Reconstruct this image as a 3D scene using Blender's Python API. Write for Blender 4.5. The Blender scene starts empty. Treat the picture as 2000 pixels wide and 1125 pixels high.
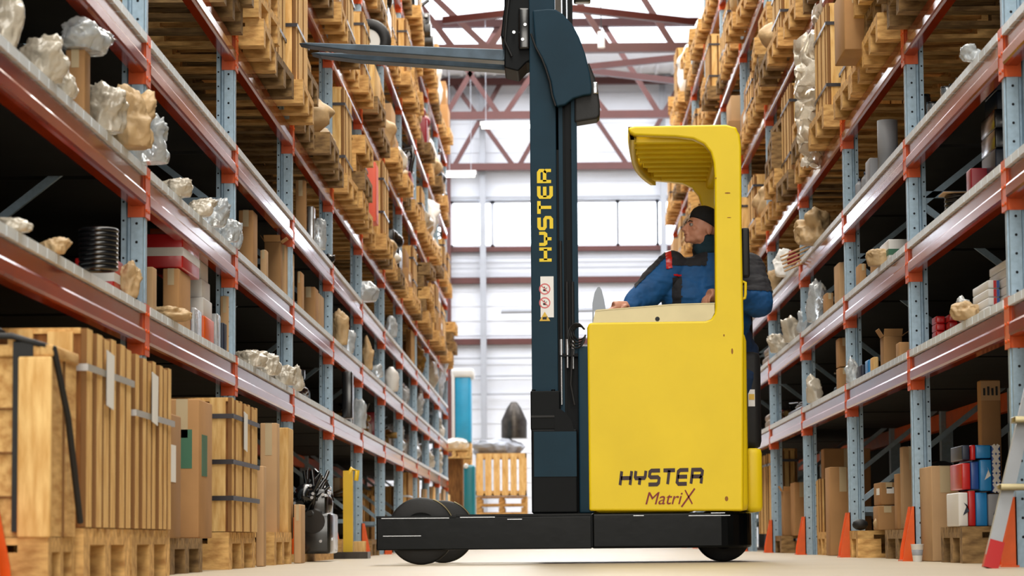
import bpy, bmesh, math, random
from mathutils import Vector, Matrix, noise
PI = math.pi
sc = bpy.context.scene
COL = sc.collection
# ------------------------------------------------------------------ camera
IMW, IMH = 2000.0, 1125.0
F = 4835.0                       # focal length in pixels
CAMZ = 0.123
PITCH, ROLL = math.radians(4.6), 0.0085
RM = Matrix.Rotation(PI/2 + PITCH, 3, 'X') @ Matrix.Rotation(-ROLL, 3, 'Z')
VPX, VPY = 1087.0, 1055.0
_d = RM.transposed() @ Vector((0, 1, 0))
_ox, _oy = F*_d.x/-_d.z, F*_d.y/-_d.z          # right, up
PPX, PPY = VPX - _ox, VPY + _oy
cd = bpy.data.cameras.new('camera'); cam = bpy.data.objects.new('camera', cd); COL.objects.link(cam)
cam.location = (0, 0, CAMZ); cam.rotation_euler = RM.to_euler()
cd.sensor_width = 36; cd.lens = F/IMW*36
cd.shift_x = (IMW/2 - PPX)/IMW; cd.shift_y = (PPY - IMH/2)/IMW
cd.clip_start = 0.1; cd.clip_end = 300
cd.dof.use_dof = True; cd.dof.focus_distance = 13.3; cd.dof.aperture_fstop = 5.0
sc.camera = cam
# ------------------------------------------------------------------ exposure and world
vs = sc.view_settings
sc.display_settings.display_device = 'sRGB'
vs.view_transform = 'Standard'; vs.look = 'None'; vs.gamma = 1; vs.use_curve_mapping = False
vs.exposure = -0.28
w = bpy.data.worlds.new('world'); sc.world = w; w.use_nodes = True
w.node_tree.nodes['Background'].inputs[0].default_value = (0.75, 0.85, 1, 1)
w.node_tree.nodes['Background'].inputs[1].default_value = 0.6
def area(name, loc, rot, sx, sy, power, col=(1, 1, 1)):
    l = bpy.data.lights.new(name, 'AREA'); l.shape = 'RECTANGLE'; l.size = sx; l.size_y = sy
    l.energy = power; l.color = col
    o = bpy.data.objects.new(name, l); COL.objects.link(o); o.location = loc; o.rotation_euler = rot
    return o
# daylight through the long rooflight above the aisle and the far gable, plus an added fill lamp behind the camera
area('rooflight_daylight', (0.1, 14, 9.3), (0, 0, 0), 3.6, 46, 4600, (1.0, 0.96, 0.88))
area('rooflight_daylight_far', (0.0, 43.5, 9.3), (0, 0, 0), 14, 12, 3000, (0.95, 0.97, 1.0))
area('added_front_fill', (0.2, -5.5, 3.4), (math.radians(84), 0, 0), 6.0, 5.0, 900, (1.0, 0.95, 0.86))

# ------------------------------------------------------------------ pixel helpers (real positions from the picture)
def ray(px, py):
    v = RM @ Vector(((px-PPX)/F, (PPY-py)/F, -1.0)); return v
def P(px, py, Y):
    v = ray(px, py); t = Y/v.y
    return Vector((v.x*t, Y, CAMZ + v.z*t))
def proj(x, y, z):
    c = RM.transposed() @ Vector((x, y, z-CAMZ))
    return (PPX + F*c.x/-c.z, PPY - F*c.y/-c.z)
def Yat(px, X, z):
    lo, hi = 3.0, 90.0
    for _ in range(40):
        m = (lo+hi)/2; u = proj(X, m, z)[0]
        if abs(u-VPX) > abs(px-VPX): lo = m
        else: hi = m
    return (lo+hi)/2
def in_frame(x0, x1, y0, y1, z0, z1):
    us, vs_ = [], []
    for x in (x0, x1):
        for y in (y0, y1):
            if y < 2: continue
            for z in (z0, z1):
                u, v = proj(x, y, z); us.append(u); vs_.append(v)
    if not us: return False
    return max(us) > 4 and min(us) < IMW-4 and max(vs_) > 4 and min(vs_) < IMH-4

# ------------------------------------------------------------------ materials
def lin(r, g, b):
    f = lambda c: ((c/255+0.055)/1.055)**2.4 if c > 10 else c/255/12.92
    return (f(r), f(g), f(b), 1)
MATS = {}
def mat(name, rgb, rough=0.5, metal=0.0, var=0.0, scale=4.0, stretch=(1, 1, 1), bump=0.0, bscale=40.0, spec=0.5,
        trans=0.0, alpha=1.0, coat=0.0, rnd=0.0, emit=None, estr=0.0, rgb2=None, thr=None):
    if name in MATS: return MATS[name]
    m = bpy.data.materials.new(name); m.use_nodes = True
    nt = m.node_tree; N = nt.nodes; L = nt.links; p = N['Principled BSDF']
    c = lin(*rgb)
    p.inputs['Base Color'].default_value = c
    p.inputs['Roughness'].default_value = rough; p.inputs['Metallic'].default_value = metal
    p.inputs['Specular IOR Level'].default_value = spec
    p.inputs['Transmission Weight'].default_value = trans; p.inputs['Alpha'].default_value = alpha
    p.inputs['Coat Weight'].default_value = coat; p.inputs['Coat Roughness'].default_value = 0.12
    tc = N.new('ShaderNodeTexCoord'); mp = N.new('ShaderNodeMapping'); L.new(tc.outputs['Object'], mp.inputs[0])
    mp.inputs['Scale'].default_value = stretch
    if var > 0 or rgb2:
        n = N.new('ShaderNodeTexNoise'); n.inputs['Scale'].default_value = scale; n.inputs['Detail'].default_value = 5
        L.new(mp.outputs[0], n.inputs[0])
        r = N.new('ShaderNodeValToRGB'); L.new(n.outputs['Fac'], r.inputs[0])
        lo, hi = (0.32, 0.68) if thr is None else thr
        r.color_ramp.elements[0].position = lo; r.color_ramp.elements[1].position = hi
        if rgb2:
            r.color_ramp.elements[0].color = lin(*rgb2); r.color_ramp.elements[1].color = c
        else:
            r.color_ramp.elements[0].color = tuple(x*(1-var) for x in c[:3])+(1,)
            r.color_ramp.elements[1].color = tuple(min(1, x*(1+var*0.6)) for x in c[:3])+(1,)
        out = r.outputs[0]
        if rnd > 0:
            oi = N.new('ShaderNodeObjectInfo'); mr = N.new('ShaderNodeMapRange')
            mr.inputs['To Min'].default_value = 1-rnd; mr.inputs['To Max'].default_value = 1+rnd
            L.new(oi.outputs['Random'], mr.inputs['Value'])
            mx = N.new('ShaderNodeMix'); mx.data_type = 'RGBA'; mx.blend_type = 'MULTIPLY'; mx.inputs['Factor'].default_value = 1
            L.new(out, mx.inputs['A']); L.new(mr.outputs[0], mx.inputs['B']); out = mx.outputs['Result']
        L.new(out, p.inputs['Base Color'])
    if bump > 0:
        n2 = N.new('ShaderNodeTexNoise'); n2.inputs['Scale'].default_value = bscale; n2.inputs['Detail'].default_value = 3
        L.new(mp.outputs[0], n2.inputs[0])
        b = N.new('ShaderNodeBump'); b.inputs['Strength'].default_value = bump; b.inputs['Distance'].default_value = 0.01
        L.new(n2.outputs['Fac'], b.inputs['Height']); L.new(b.outputs[0], p.inputs['Normal'])
    if emit:
        p.inputs['Emission Color'].default_value = lin(*emit); p.inputs['Emission Strength'].default_value = estr
    MATS[name] = m
    return m
def wood(name, rgb, rgb2, stretch=(6, 6, 1.0), rnd=0.14):
    m = mat(name, rgb, rough=0.72, rgb2=rgb2, scale=7, stretch=stretch, bump=0.15, bscale=30, rnd=rnd, spec=0.25)
    return m
M_PINE = wood('pine_vertical', (240, 202, 136), (206, 158, 92))
M_PINEH = wood('pine_horizontal', (232, 190, 124), (190, 140, 80), stretch=(6, 1, 6))
M_PINEL = wood('pine_fresh', (240, 200, 136), (212, 162, 92))
M_EDGE = mat('gap_shade_edge', (132, 92, 50), rough=.85)  # slat edges coloured dark to stand for the shade in the gaps
M_PAL = wood('pallet_wood', (234, 190, 122), (172, 126, 72), stretch=(1.5, 5, 5))
M_PALO = wood('old_pallet_wood', (160, 128, 84), (98, 74, 46), stretch=(1.5, 5, 5))
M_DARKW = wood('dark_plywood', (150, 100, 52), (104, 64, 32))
M_ORANGE = mat('orange_rack_paint', (220, 88, 8), rough=0.36, var=0.14, scale=9, bump=0.04, bscale=60)
M_BEAM = mat('shaded_orange_paint', (146, 48, 14), rough=0.13, var=0.22, scale=5, bump=0.02, bscale=10, spec=0.28, stretch=(1, .5, 1))  # connector orange made darker, shade on the beams is in this colour
M_GALV = mat('galvanised_steel', (158, 182, 200), rough=0.42, metal=0.3, var=0.12, scale=40)
M_DECK = mat('galvanised_deck', (226, 234, 240), rough=0.4, metal=0.1, var=0.06, scale=3)
M_DECKU = mat('deck_underside_shade', (34, 33, 31), rough=0.85, var=0.2, spec=.2)  # deck coloured near black, the shade beneath the shelves is painted in
M_HOLE = mat('punched_hole', (16, 20, 26), rough=0.9)
M_CARD = mat('cardboard', (178, 136, 92), rough=0.85, var=0.1, scale=5, rnd=0.18, spec=0.2)
M_CARD2 = mat('pale_cardboard', (196, 160, 120), rough=0.85, var=0.08, scale=5, rnd=0.12, spec=0.2)
M_TAPE = mat('packing_tape', (196, 176, 140), rough=0.25, var=0.1)
M_PAPER = mat('white_paper', (240, 240, 238), rough=0.8, var=0.04)
M_STRAP = mat('dark_steel_strap', (58, 56, 60), rough=0.35, metal=0.6, var=0.1)
M_WSTRAP = mat('bright_strap', (190, 190, 190), rough=0.3, metal=0.4)
M_BAG = mat('milky_plastic_film', (232, 222, 204), rough=0.2, var=0.14, scale=9, trans=0.4, bump=0.9, bscale=22, coat=0.4)
M_BAGW = mat('clear_plastic_film', (226, 232, 236), rough=0.16, var=0.1, scale=14, trans=0.55, bump=0.9, bscale=24, coat=0.5)
M_BAGT = mat('tan_wrapping_paper', (190, 160, 118), rough=0.55, var=0.2, scale=12, bump=0.5, bscale=22)
M_BLACK = mat('black_rubber', (20, 21, 23), rough=0.6, var=0.2, scale=20, bump=0.1)
M_BLACKG = mat('black_gloss_paint', (16, 17, 19), rough=0.22, var=0.2, coat=0.3)
M_IRON = mat('oily_iron', (62, 56, 50), rough=0.35, metal=0.6, var=0.4, scale=12)
M_BRASS = mat('dull_brass', (140, 108, 52), rough=0.4, metal=0.5, var=0.4, scale=12)
M_STEEL = mat('bright_steel', (180, 182, 186), rough=0.25, metal=0.8, var=0.1)
M_RED = mat('red_print', (190, 24, 26), rough=0.35, var=0.08, coat=0.2)
M_DRED = mat('dark_red_paint', (132, 18, 34), rough=0.4, var=0.1)
M_BLUE = mat('blue_print', (28, 74, 150), rough=0.35, var=0.08, coat=0.2)
M_CYAN = mat('cyan_print', (30, 130, 196), rough=0.35, var=0.06, coat=0.2)
M_WHITE = mat('white_print', (222, 220, 216), rough=0.4, var=0.05)
M_NAVY = mat('navy_carton', (26, 38, 58), rough=0.4, var=0.1)
M_GREENP = mat('green_print', (60, 110, 84), rough=0.5)
M_GREY = mat('grey_plastic', (146, 148, 154), rough=0.5, var=0.06)
M_YEL = mat('yellow_plastic', (220, 178, 30), rough=0.4, var=0.1)
M_YELF = mat('yellow_truck_paint', (236, 206, 22), rough=0.42, var=0.05, scale=3, spec=.35, bump=0.03, bscale=160)
M_SLATE = mat('slate_mast_paint', (20, 50, 66), rough=0.55, spec=.2, var=0.12, scale=5, bump=0.04)
M_SLATED = mat('dark_mast_steel', (5, 9, 13), rough=0.5, spec=.15, var=0.2, scale=8)
M_CHAS = mat('black_chassis_paint', (4, 7, 9), rough=0.2, var=0.2, scale=6, spec=.12, bump=0.05, bscale=12)
M_CREAM = mat('cream_metal_tray', (140, 130, 100), rough=0.32, metal=0.8, var=0.12)
M_MAROON = mat('maroon_steel_paint', (74, 30, 24), rough=0.5, var=0.12)
M_PANEL = mat('white_sheet_wall', (206, 208, 214), rough=0.5, var=0.04, scale=2)
M_DARKWALL = mat('shade_dark_wall', (22, 22, 22), rough=0.9, var=0.2, scale=1.5, spec=.1)  # near-black colour stands in for the shade behind the racks
M_CEIL = mat('roof_sheet', (214, 216, 222), rough=0.6, var=0.03)
M_FRONT = mat('grey_sheet_wall', (120, 120, 120), rough=.7, var=.05)
M_FLOOR = mat('beige_concrete', (178, 164, 140), rough=0.42, var=0.07, scale=3, bump=0.06, bscale=60)
M_WIN = mat('daylight_glass', (240, 245, 255), rough=0.3, emit=(235, 244, 255), estr=9.0)
M_SKYL = mat('translucent_rooflight', (240, 245, 255), rough=0.3, emit=(240, 246, 255), estr=2.4)
M_TUBE = mat('lit_tube', (255, 250, 235), emit=(255, 250, 235), estr=12.0)
M_SKIN = mat('skin', (196, 138, 112), rough=0.5, var=0.1, scale=18)
M_JACK = mat('blue_work_jacket', (8, 78, 134), rough=0.75, var=0.25, scale=9, bump=0.5, bscale=20)
M_JACKB = mat('black_jacket_panel', (26, 26, 32), rough=0.8, var=0.2, scale=9, bump=0.4, bscale=18)
M_KNIT = mat('black_knit', (18, 19, 22), rough=0.9, bump=0.4, bscale=120)
M_NAVYT = mat('dark_blue_trousers', (24, 52, 86), rough=0.85, var=0.2, bump=0.3, bscale=20)
M_ALU = mat('aluminium', (176, 180, 186), rough=0.32, metal=0.5, var=0.1)
M_TEAL = mat('teal_plastic', (20, 110, 120), rough=0.4, var=0.1)
M_TURQ = mat('turquoise_wrap', (40, 150, 190), rough=0.35, var=0.12)

# ------------------------------------------------------------------ mesh builder
def wloc(o):
    v = Vector((0, 0, 0))
    while o is not None: v += o.location; o = o.parent
    return v
class MB:
    def __init__(s): s.v = []; s.f = []; s.m = []; s.s = []
    def add(s, vs_, fs, mi=0, sm=False):
        b = len(s.v); s.v += [tuple(v) for v in vs_]
        for f in fs: s.f.append(tuple(i+b for i in f)); s.m.append(mi); s.s.append(sm)
        return s
    def box(s, x0, x1, y0, y1, z0, z1, mi=0):
        vs_ = [(x, y, z) for x in (x0, x1) for y in (y0, y1) for z in (z0, z1)]
        return s.add(vs_, [(0, 1, 3, 2), (4, 6, 7, 5), (0, 4, 5, 1), (2, 3, 7, 6), (0, 2, 6, 4), (1, 5, 7, 3)], mi)
    def bevbox(s, x0, x1, y0, y1, z0, z1, r=0.01, mi=0):
        bm = bmesh.new(); bmesh.ops.create_cube(bm, size=1)
        for v in bm.verts: v.co = Vector(((x0+x1)/2+v.co.x*(x1-x0), (y0+y1)/2+v.co.y*(y1-y0), (z0+z1)/2+v.co.z*(z1-z0)))
        r = min(r, 0.45*min(abs(x1-x0), abs(y1-y0), abs(z1-z0)))
        bmesh.ops.bevel(bm, geom=bm.edges[:], offset=r, segments=2, affect='EDGES', profile=0.6)
        return s.bm(bm, mi, True)
    def bm(s, bm, mi=0, sm=False):
        bm.verts.ensure_lookup_table(); bm.verts.index_update()
        s.add([v.co[:] for v in bm.verts], [[v.index for v in f.verts] for f in bm.faces], mi, sm); bm.free(); return s
    def tube(s, pts, r, n=8, mi=0, caps=True, sm=True):
        pts = [Vector(p) for p in pts]; rings = []
        up = None
        for i, p in enumerate(pts):
            d = (pts[min(i+1, len(pts)-1)] - pts[max(i-1, 0)]).normalized()
            if up is None: up = Vector((0, 0, 1)) if abs(d.z) < 0.9 else Vector((1, 0, 0))
            a = d.cross(up).normalized(); b = a.cross(d).normalized(); up = b
            rr = r[i] if isinstance(r, (list, tuple)) else r
            rings.append([p + a*(rr*math.cos(2*PI*k/n)) + b*(rr*math.sin(2*PI*k/n)) for k in range(n)])
        vs_ = [q for R_ in rings for q in R_]
        fs = [(i*n+k, i*n+(k+1) % n, (i+1)*n+(k+1) % n, (i+1)*n+k) for i in range(len(pts)-1) for k in range(n)]
        s.add(vs_, fs, mi, sm)
        if caps:
            s.add(rings[0], [tuple(reversed(range(n)))], mi); s.add(rings[-1], [tuple(range(n))], mi)
        return s
    def cyl(s, c, r, h, axis='Z', n=20, mi=0, r2=None):
        c = Vector(c); d = {'X': Vector((1, 0, 0)), 'Y': Vector((0, 1, 0)), 'Z': Vector((0, 0, 1))}[axis]
        return s.tube([c, c+d*h], [r, r if r2 is None else r2], n, mi)
    def bar(s, a, b, wd, th, mi=0, side=Vector((0, 1, 0))):
        a = Vector(a); b = Vector(b); d = (b-a).normalized(); p = d.cross(side).normalized(); q = d.cross(p).normalized()
        vs_ = [c+p*(i*wd/2)+q*(j*th/2) for c in (a, b) for i, j in ((-1, -1), (1, -1), (1, 1), (-1, 1))]
        return s.add(vs_, [(3, 2, 1, 0), (4, 5, 6, 7), (0, 1, 5, 4), (1, 2, 6, 5), (2, 3, 7, 6), (3, 0, 4, 7)], mi)
    def prism(s, poly, a, b, plane='XZ', mi=0):
        n = len(poly)
        def q(u, v, t): return (u, t, v) if plane == 'XZ' else ((u, v, t) if plane == 'XY' else (t, u, v))
        vs_ = [q(u, v, a) for u, v in poly] + [q(u, v, b) for u, v in poly]
        fs = [tuple(range(n)), tuple(reversed(range(n, 2*n)))] + [(i, i+n, (i+1) % n+n, (i+1) % n) for i in range(n)]
        return s.add(vs_, fs, mi)
    def lathe(s, prof, c=(0, 0, 0), n=20, mi=0):
        vs_ = []; m = len(prof)
        for r, z in prof:
            for k in range(n): vs_.append((c[0]+r*math.cos(2*PI*k/n), c[1]+r*math.sin(2*PI*k/n), c[2]+z))
        fs = [(i*n+k, i*n+(k+1) % n, (i+1)*n+(k+1) % n, (i+1)*n+k) for i in range(m-1) for k in range(n)]
        s.add(vs_, fs, mi, True)
        s.add(vs_[:n], [tuple(reversed(range(n)))], mi); s.add(vs_[-n:], [tuple(range(n))], mi)
        return s
    def ell(s, c, rx, ry, rz, mi=0, sub=2, rot=None):
        bm = bmesh.new(); bmesh.ops.create_icosphere(bm, subdivisions=sub, radius=1)
        for v in bm.verts:
            q = Vector((v.co.x*rx, v.co.y*ry, v.co.z*rz))
            if rot is not None: q = rot @ q
            v.co = q + Vector(c)
        return s.bm(bm, mi, True)
    def torus(s, c, R, r, axis='Z', n=28, k=8, mi=0):
        vs_ = []
        for i in range(n):
            a = 2*PI*i/n
            for j in range(k):
                b = 2*PI*j/k; x = (R+r*math.cos(b))*math.cos(a); y = (R+r*math.cos(b))*math.sin(a); z = r*math.sin(b)
                if axis == 'Y': x, y, z = x, z, y
                if axis == 'X': x, y, z = z, x, y
                vs_.append((c[0]+x, c[1]+y, c[2]+z))
        return s.add(vs_, [(i*k+j, ((i+1) % n)*k+j, ((i+1) % n)*k+(j+1) % k, i*k+(j+1) % k) for i in range(n) for j in range(k)], mi, True)
    def build(s, name, m, parent=None, loc=None):
        """m: material or list; vertices are in world coordinates, re-based on the parent or on loc"""
        if parent is not None: off = wloc(parent)
        elif loc is not None: off = Vector(loc)
        else:
            xs = [v[0] for v in s.v]; ys = [v[1] for v in s.v]; zs = [v[2] for v in s.v]
            off = Vector(((min(xs)+max(xs))/2, (min(ys)+max(ys))/2, min(zs)))
        me = bpy.data.meshes.new(name)
        me.from_pydata([(v[0]-off.x, v[1]-off.y, v[2]-off.z) for v in s.v], [], s.f)
        for mm in (m if isinstance(m, list) else [m]): me.materials.append(mm)
        me.polygons.foreach_set('material_index', s.m); me.polygons.foreach_set('use_smooth', s.s)
        bm = bmesh.new(); bm.from_mesh(me); bmesh.ops.recalc_face_normals(bm, faces=bm.faces[:]); bm.to_mesh(me); bm.free()
        o = bpy.data.objects.new(name, me); COL.objects.link(o)
        if parent is not None: o.parent = parent
        else: o.location = off
        return o
def tag(o, label=None, cat=None, group=None, kind=None):
    if label: o['label'] = label
    if cat: o['category'] = cat
    if group: o['group'] = group
    if kind: o['kind'] = kind
    return o
def empty(name, loc, label=None, cat=None, group=None, kind=None):
    o = bpy.data.objects.new(name, None); COL.objects.link(o); o.location = loc; o.empty_display_size = 0.1
    return tag(o, label, cat, group, kind)
def copy_tree(o, parent=None):
    c = o.copy(); COL.objects.link(c); c.parent = parent
    for ch in list(o.children): copy_tree(ch, c)
    return c
def struct(mb, name, m): return tag(mb.build(name, m), kind='structure')

# ------------------------------------------------------------------ the hall
XL, XR = -1.664, 1.845           # aisle faces of the racks
RD = 1.1                         # rack depth
LEV = [0.88, 1.44, 1.985, 2.58, 3.67, 4.77, 5.90]
BAY = 2.8
PY = [10.0 + BAY*(i-1) for i in range(12)]     # upright positions, 0..11
END = PY[-1]
ZC = 9.6
struct(MB().box(-10, 10, -7, 50.6, -0.1, 0.0), 'floor', M_FLOOR)
b = MB().box(-10, 10, -7, 50.6, ZC, ZC+0.1)
for i in range(60):
    x = -9.8+i*0.33; b.box(x, x+0.06, 34, 50.5, ZC-0.03, ZC)
struct(b, 'ceiling', M_CEIL)
struct(MB().box(-3.15, -3.05, -7, END+0.25, 0, ZC), 'wall_left', M_DARKWALL)  # added backing where more racks would stand, keeps shelf interiors dark
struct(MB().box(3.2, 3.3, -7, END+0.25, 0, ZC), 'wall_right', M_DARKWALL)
struct(MB().box(-3.05, 3.2, -7.1, -7.0, 0, ZC), 'wall_front', M_FRONT)
struct(MB().box(-10, -9.9, END+0.25, 50.6, 0, ZC), 'wall_far_left', M_PANEL)
struct(MB().box(9.9, 10, END+0.25, 50.6, 0, ZC), 'wall_far_right', M_PANEL)
WY = 50.4
def wz(py): return P(1087, py, WY).z
# rear wall: sheet panels above and below the window band
z0, z1 = wz(482), wz(392)
b = MB()
for (a, c) in ((0, z0), (z1, ZC)):
    b.box(-10, 10, WY, WY+0.1, a, c)
    z = a+0.1
    while z < c-0.05: b.box(-10, 10, WY-0.012, WY, z, z+0.03); z += 0.30
struct(b, 'wall_back', M_PANEL)
k = 1
px_panes = [(700, 780), (788, 870), (885, 958), (966, 1038), (1046, 1120), (1128, 1203), (1210, 1281), (1287, 1360), (1368, 1440)]
for a, c in px_panes:
    o = struct(MB().box(P(a, 440, WY).x, P(c, 440, WY).x, WY+0.03, WY+0.05, z0+0.04, z1-0.04), 'window_%d' % k, M_WIN)
    xa, xc = P(a, 440, WY).x, P(c, 440, WY).x
    fr = MB()
    for (q0, q1, r0, r1) in ((xa-0.05, xa, z0, z1), (xc, xc+0.05, z0, z1), (xa-0.05, xc+0.05, z0, z0+0.05), (xa-0.05, xc+0.05, z1-0.05, z1)):
        fr.box(q0, q1, WY-0.02, WY+0.07, r0, r1)
    fr.build('window_frame', M_PANEL, o); k += 1
# maroon girts on the rear wall and posts
t = 1
for py, th in ((388, 0.07), (487, 0.10), (548, 0.12), (667, 0.12), (325, 0.12)):
    z = wz(py); struct(MB().box(-9.9, 9.9, WY-0.14, WY, z-th/2, z+th/2), 'trim_%d' % t, M_MAROON if py != 388 else M_GREY); t += 1
for px_ in (876, 944, 1296):
    x = P(px_, 500, WY).x
    struct(MB().box(x-0.06, x+0.06, WY-0.26, WY-0.15, 0, ZC), 'trim_%d' % t, M_MAROON if px_ == 876 else M_GREY); t += 1
for py in (505, 525, 700, 735, 770):
    z = wz(py); struct(MB().box(-3.5, 3.5, WY-0.2, WY-0.17, z-0.02, z+0.02), 'trim_%d' % t, M_GREY); t += 1
struct(MB().tube([(P(975, 0, WY).x, WY-0.3, wz(610)), (3.4, WY-0.3, wz(606))], 0.05, 10), 'trim_%d' % t, M_GREY); t += 1
# rooflight panels (bright) in the ceiling
struct(MB().box(-8, 8, 36.5, 47.0, ZC-0.05, ZC-0.035), 'window_%d' % k, M_SKYL); k += 1
# roof trusses
def truss(Y, zb, spans, label):
    root = empty('roof_truss', (0, Y, 0), label, 'truss', 'maroon roof trusses across the hall')
    MB().box(-9.9, 9.9, Y-0.07, Y+0.07, zb-0.07, zb+0.07).build('bottom_chord', M_MAROON, root)
    MB().box(-9.9, 9.9, Y-0.07, Y+0.07, ZC-0.2, ZC-0.06).build('top_chord', M_MAROON, root)
    for x0, x1 in spans:
        MB().bar((x0, Y, zb), (x1, Y, ZC-0.12), 0.09, 0.08).build('diagonal', M_MAROON, root)
zt = P(1087, 95, 38.4).z
def sp(Y, pairs): return [(P(a, p, Y).x, P(c, q, Y).x) for a, p, c, q in pairs]
def diag(Y, zb, xb, slope): return (xb, xb+slope*(ZC-0.12-zb))
T = []
for Y, bots in ((38.4, ((955, -1.02), (888, -.75), (955, .70), (1190, -.62), (1318, -.60), (1345, .85))),
                (44.3, ((975, -.70), (985, .70), (1188, -.8), (1288, -.62), (1302, .60), (870, .6))),
                (50.0, ((1003, -.75), (1012, .60), (885, .6), (1225, -.70), (1238, .60)))):
    zb = zt
    T.append([(P(px_, 200, Y).x, P(px_, 200, Y).x + sl*(ZC-0.12-zb)) for px_, sl in bots])
truss(38.4, zt, T[0], 'maroon steel roof truss nearest, crossing just behind the raised mast')
truss(44.3, P(1087, 225, 44.3).z, T[1], 'maroon steel roof truss in the middle, above the long fluorescent tube')
truss(50.0, P(1087, 325, 50.0).z, T[2], 'maroon steel roof truss farthest, set against the rear wall above the windows')
for (a, b_, lab) in (((1120, 17), (1375, 46), 'maroon cross brace sloping between trusses, topmost above the yellow cab'),
                     ((1155, 139), (1350, 162), 'maroon cross brace below the nearest truss, falling to the right'),
                     ((1150, 131), (1372, 108), 'dark cross brace below the nearest truss, rising to the right'),
                     ((870, 40), (1035, 22), 'dark cross brace at the top, left of the raised mast')):
    va, vb = ray(*a), ray(*b_)
    pts = [Vector((v.x, v.y, v.z))*((zt+0.1-CAMZ)/v.z) + Vector((0, 0, CAMZ)) for v in (va, vb)]
    d = pts[1]-pts[0]
    tag(MB().bar(pts[0]-d*0.02, pts[1]+d*0.02, 0.10, 0.10, side=Vector((0, 0, 1))).build('roof_brace', M_MAROON), lab, 'roof brace')
# lamps
def tube_lamp(px0, px1, py, Y, label):
    a, c = P(px0, py, Y), P(px1, py, Y)
    root = empty('fluorescent_lamp', (a+c)/2, label, 'lamp', 'lit fluorescent lamps under the trusses')
    MB().box(a.x, c.x, Y-0.06, Y+0.06, a.z+0.03, a.z+0.09).build('lamp_housing', M_WHITE, root)
    MB().tube([(a.x+0.03, Y, a.z), (c.x-0.03, Y, a.z)], 0.03, 10).build('lamp_tube', M_TUBE, root)
    for x in (a.x+0.1, c.x-0.1): MB().tube([(x, Y, a.z+0.09), (x, Y, ZC)], 0.006, 6).build('hanging_rod', M_GREY, root)
tube_lamp(938, 1100, 248, 43.5, 'lit fluorescent tube lamp left of the mast below middle truss')
tube_lamp(868, 930, 343, 48.0, 'lit fluorescent tube lamp farther back, lower, beside the left rack end')
a = P(1174, 62, 37.5)
o = empty('hanging_spotlight', a, 'small white spotlight hanging from the nearest truss, right of mast', 'lamp')
MB().cyl((a.x, a.y, a.z-0.25), 0.055, 0.25, n=14).build('lamp_body', M_WHITE, o)
MB().tube([(a.x, a.y, a.z), (a.x, a.y, ZC)], 0.01, 6).build('cord', M_BLACK, o)
# ------------------------------------------------------------------ racks
ORD = ['nearest', 'second', 'third', 'fourth', 'fifth', 'sixth', 'seventh', 'eighth', 'ninth', 'tenth', 'farthest']
def upright_mesh(sgn):
    # omega profile post, 0.085 wide (X) x 0.10 (Y); local aisle face at x=0, growing to -x*sgn... built for the left side
    mb = MB(); H = 6.75; Wd = 0.088; D = 0.10
    prof = [(0, 0), (0, D), (-Wd, D), (-Wd, 0), (-Wd+0.020, 0), (-Wd+0.026, 0.018), (-Wd+0.034, 0.018), (-Wd+0.040, 0)]
    prof = [(x*sgn, y) for x, y in prof]
    mb.prism(prof, 0.0, H, 'XY', 0)
    # ridged aisle side
    mb.box(*sorted((0.0, 0.006*sgn)), 0.03, 0.07, 0, H, 0)
    z = 0.12
    while z < H-0.05:
        for cx, cz in ((-0.025, 0.0), (-Wd+0.010, 0.012)):
            ri = 0.0062 if cx > -0.04 else 0.005
            pts = [(sgn*cx + ri*math.cos(PI*j/3), -0.0012, z+cz + ri*math.sin(PI*j/3)) for j in range(6)]
            mb.add(pts, [tuple(range(6))], 1)
        z += 0.0762
    return mb
def beam_prof(sgn):
    # stepped box beam: front face with a groove, lower nose
    p = [(-0.002, 0.0), (0.010, 0.004), (0.014, 0.014), (0.014, 0.052), (0.011, 0.060), (0.002, 0.066), (0.002, 0.118), (-0.002, 0.121), (-0.045, 0.121), (-0.045, 0.0)]
    return [(x*sgn, z) for x, z in p]
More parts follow.
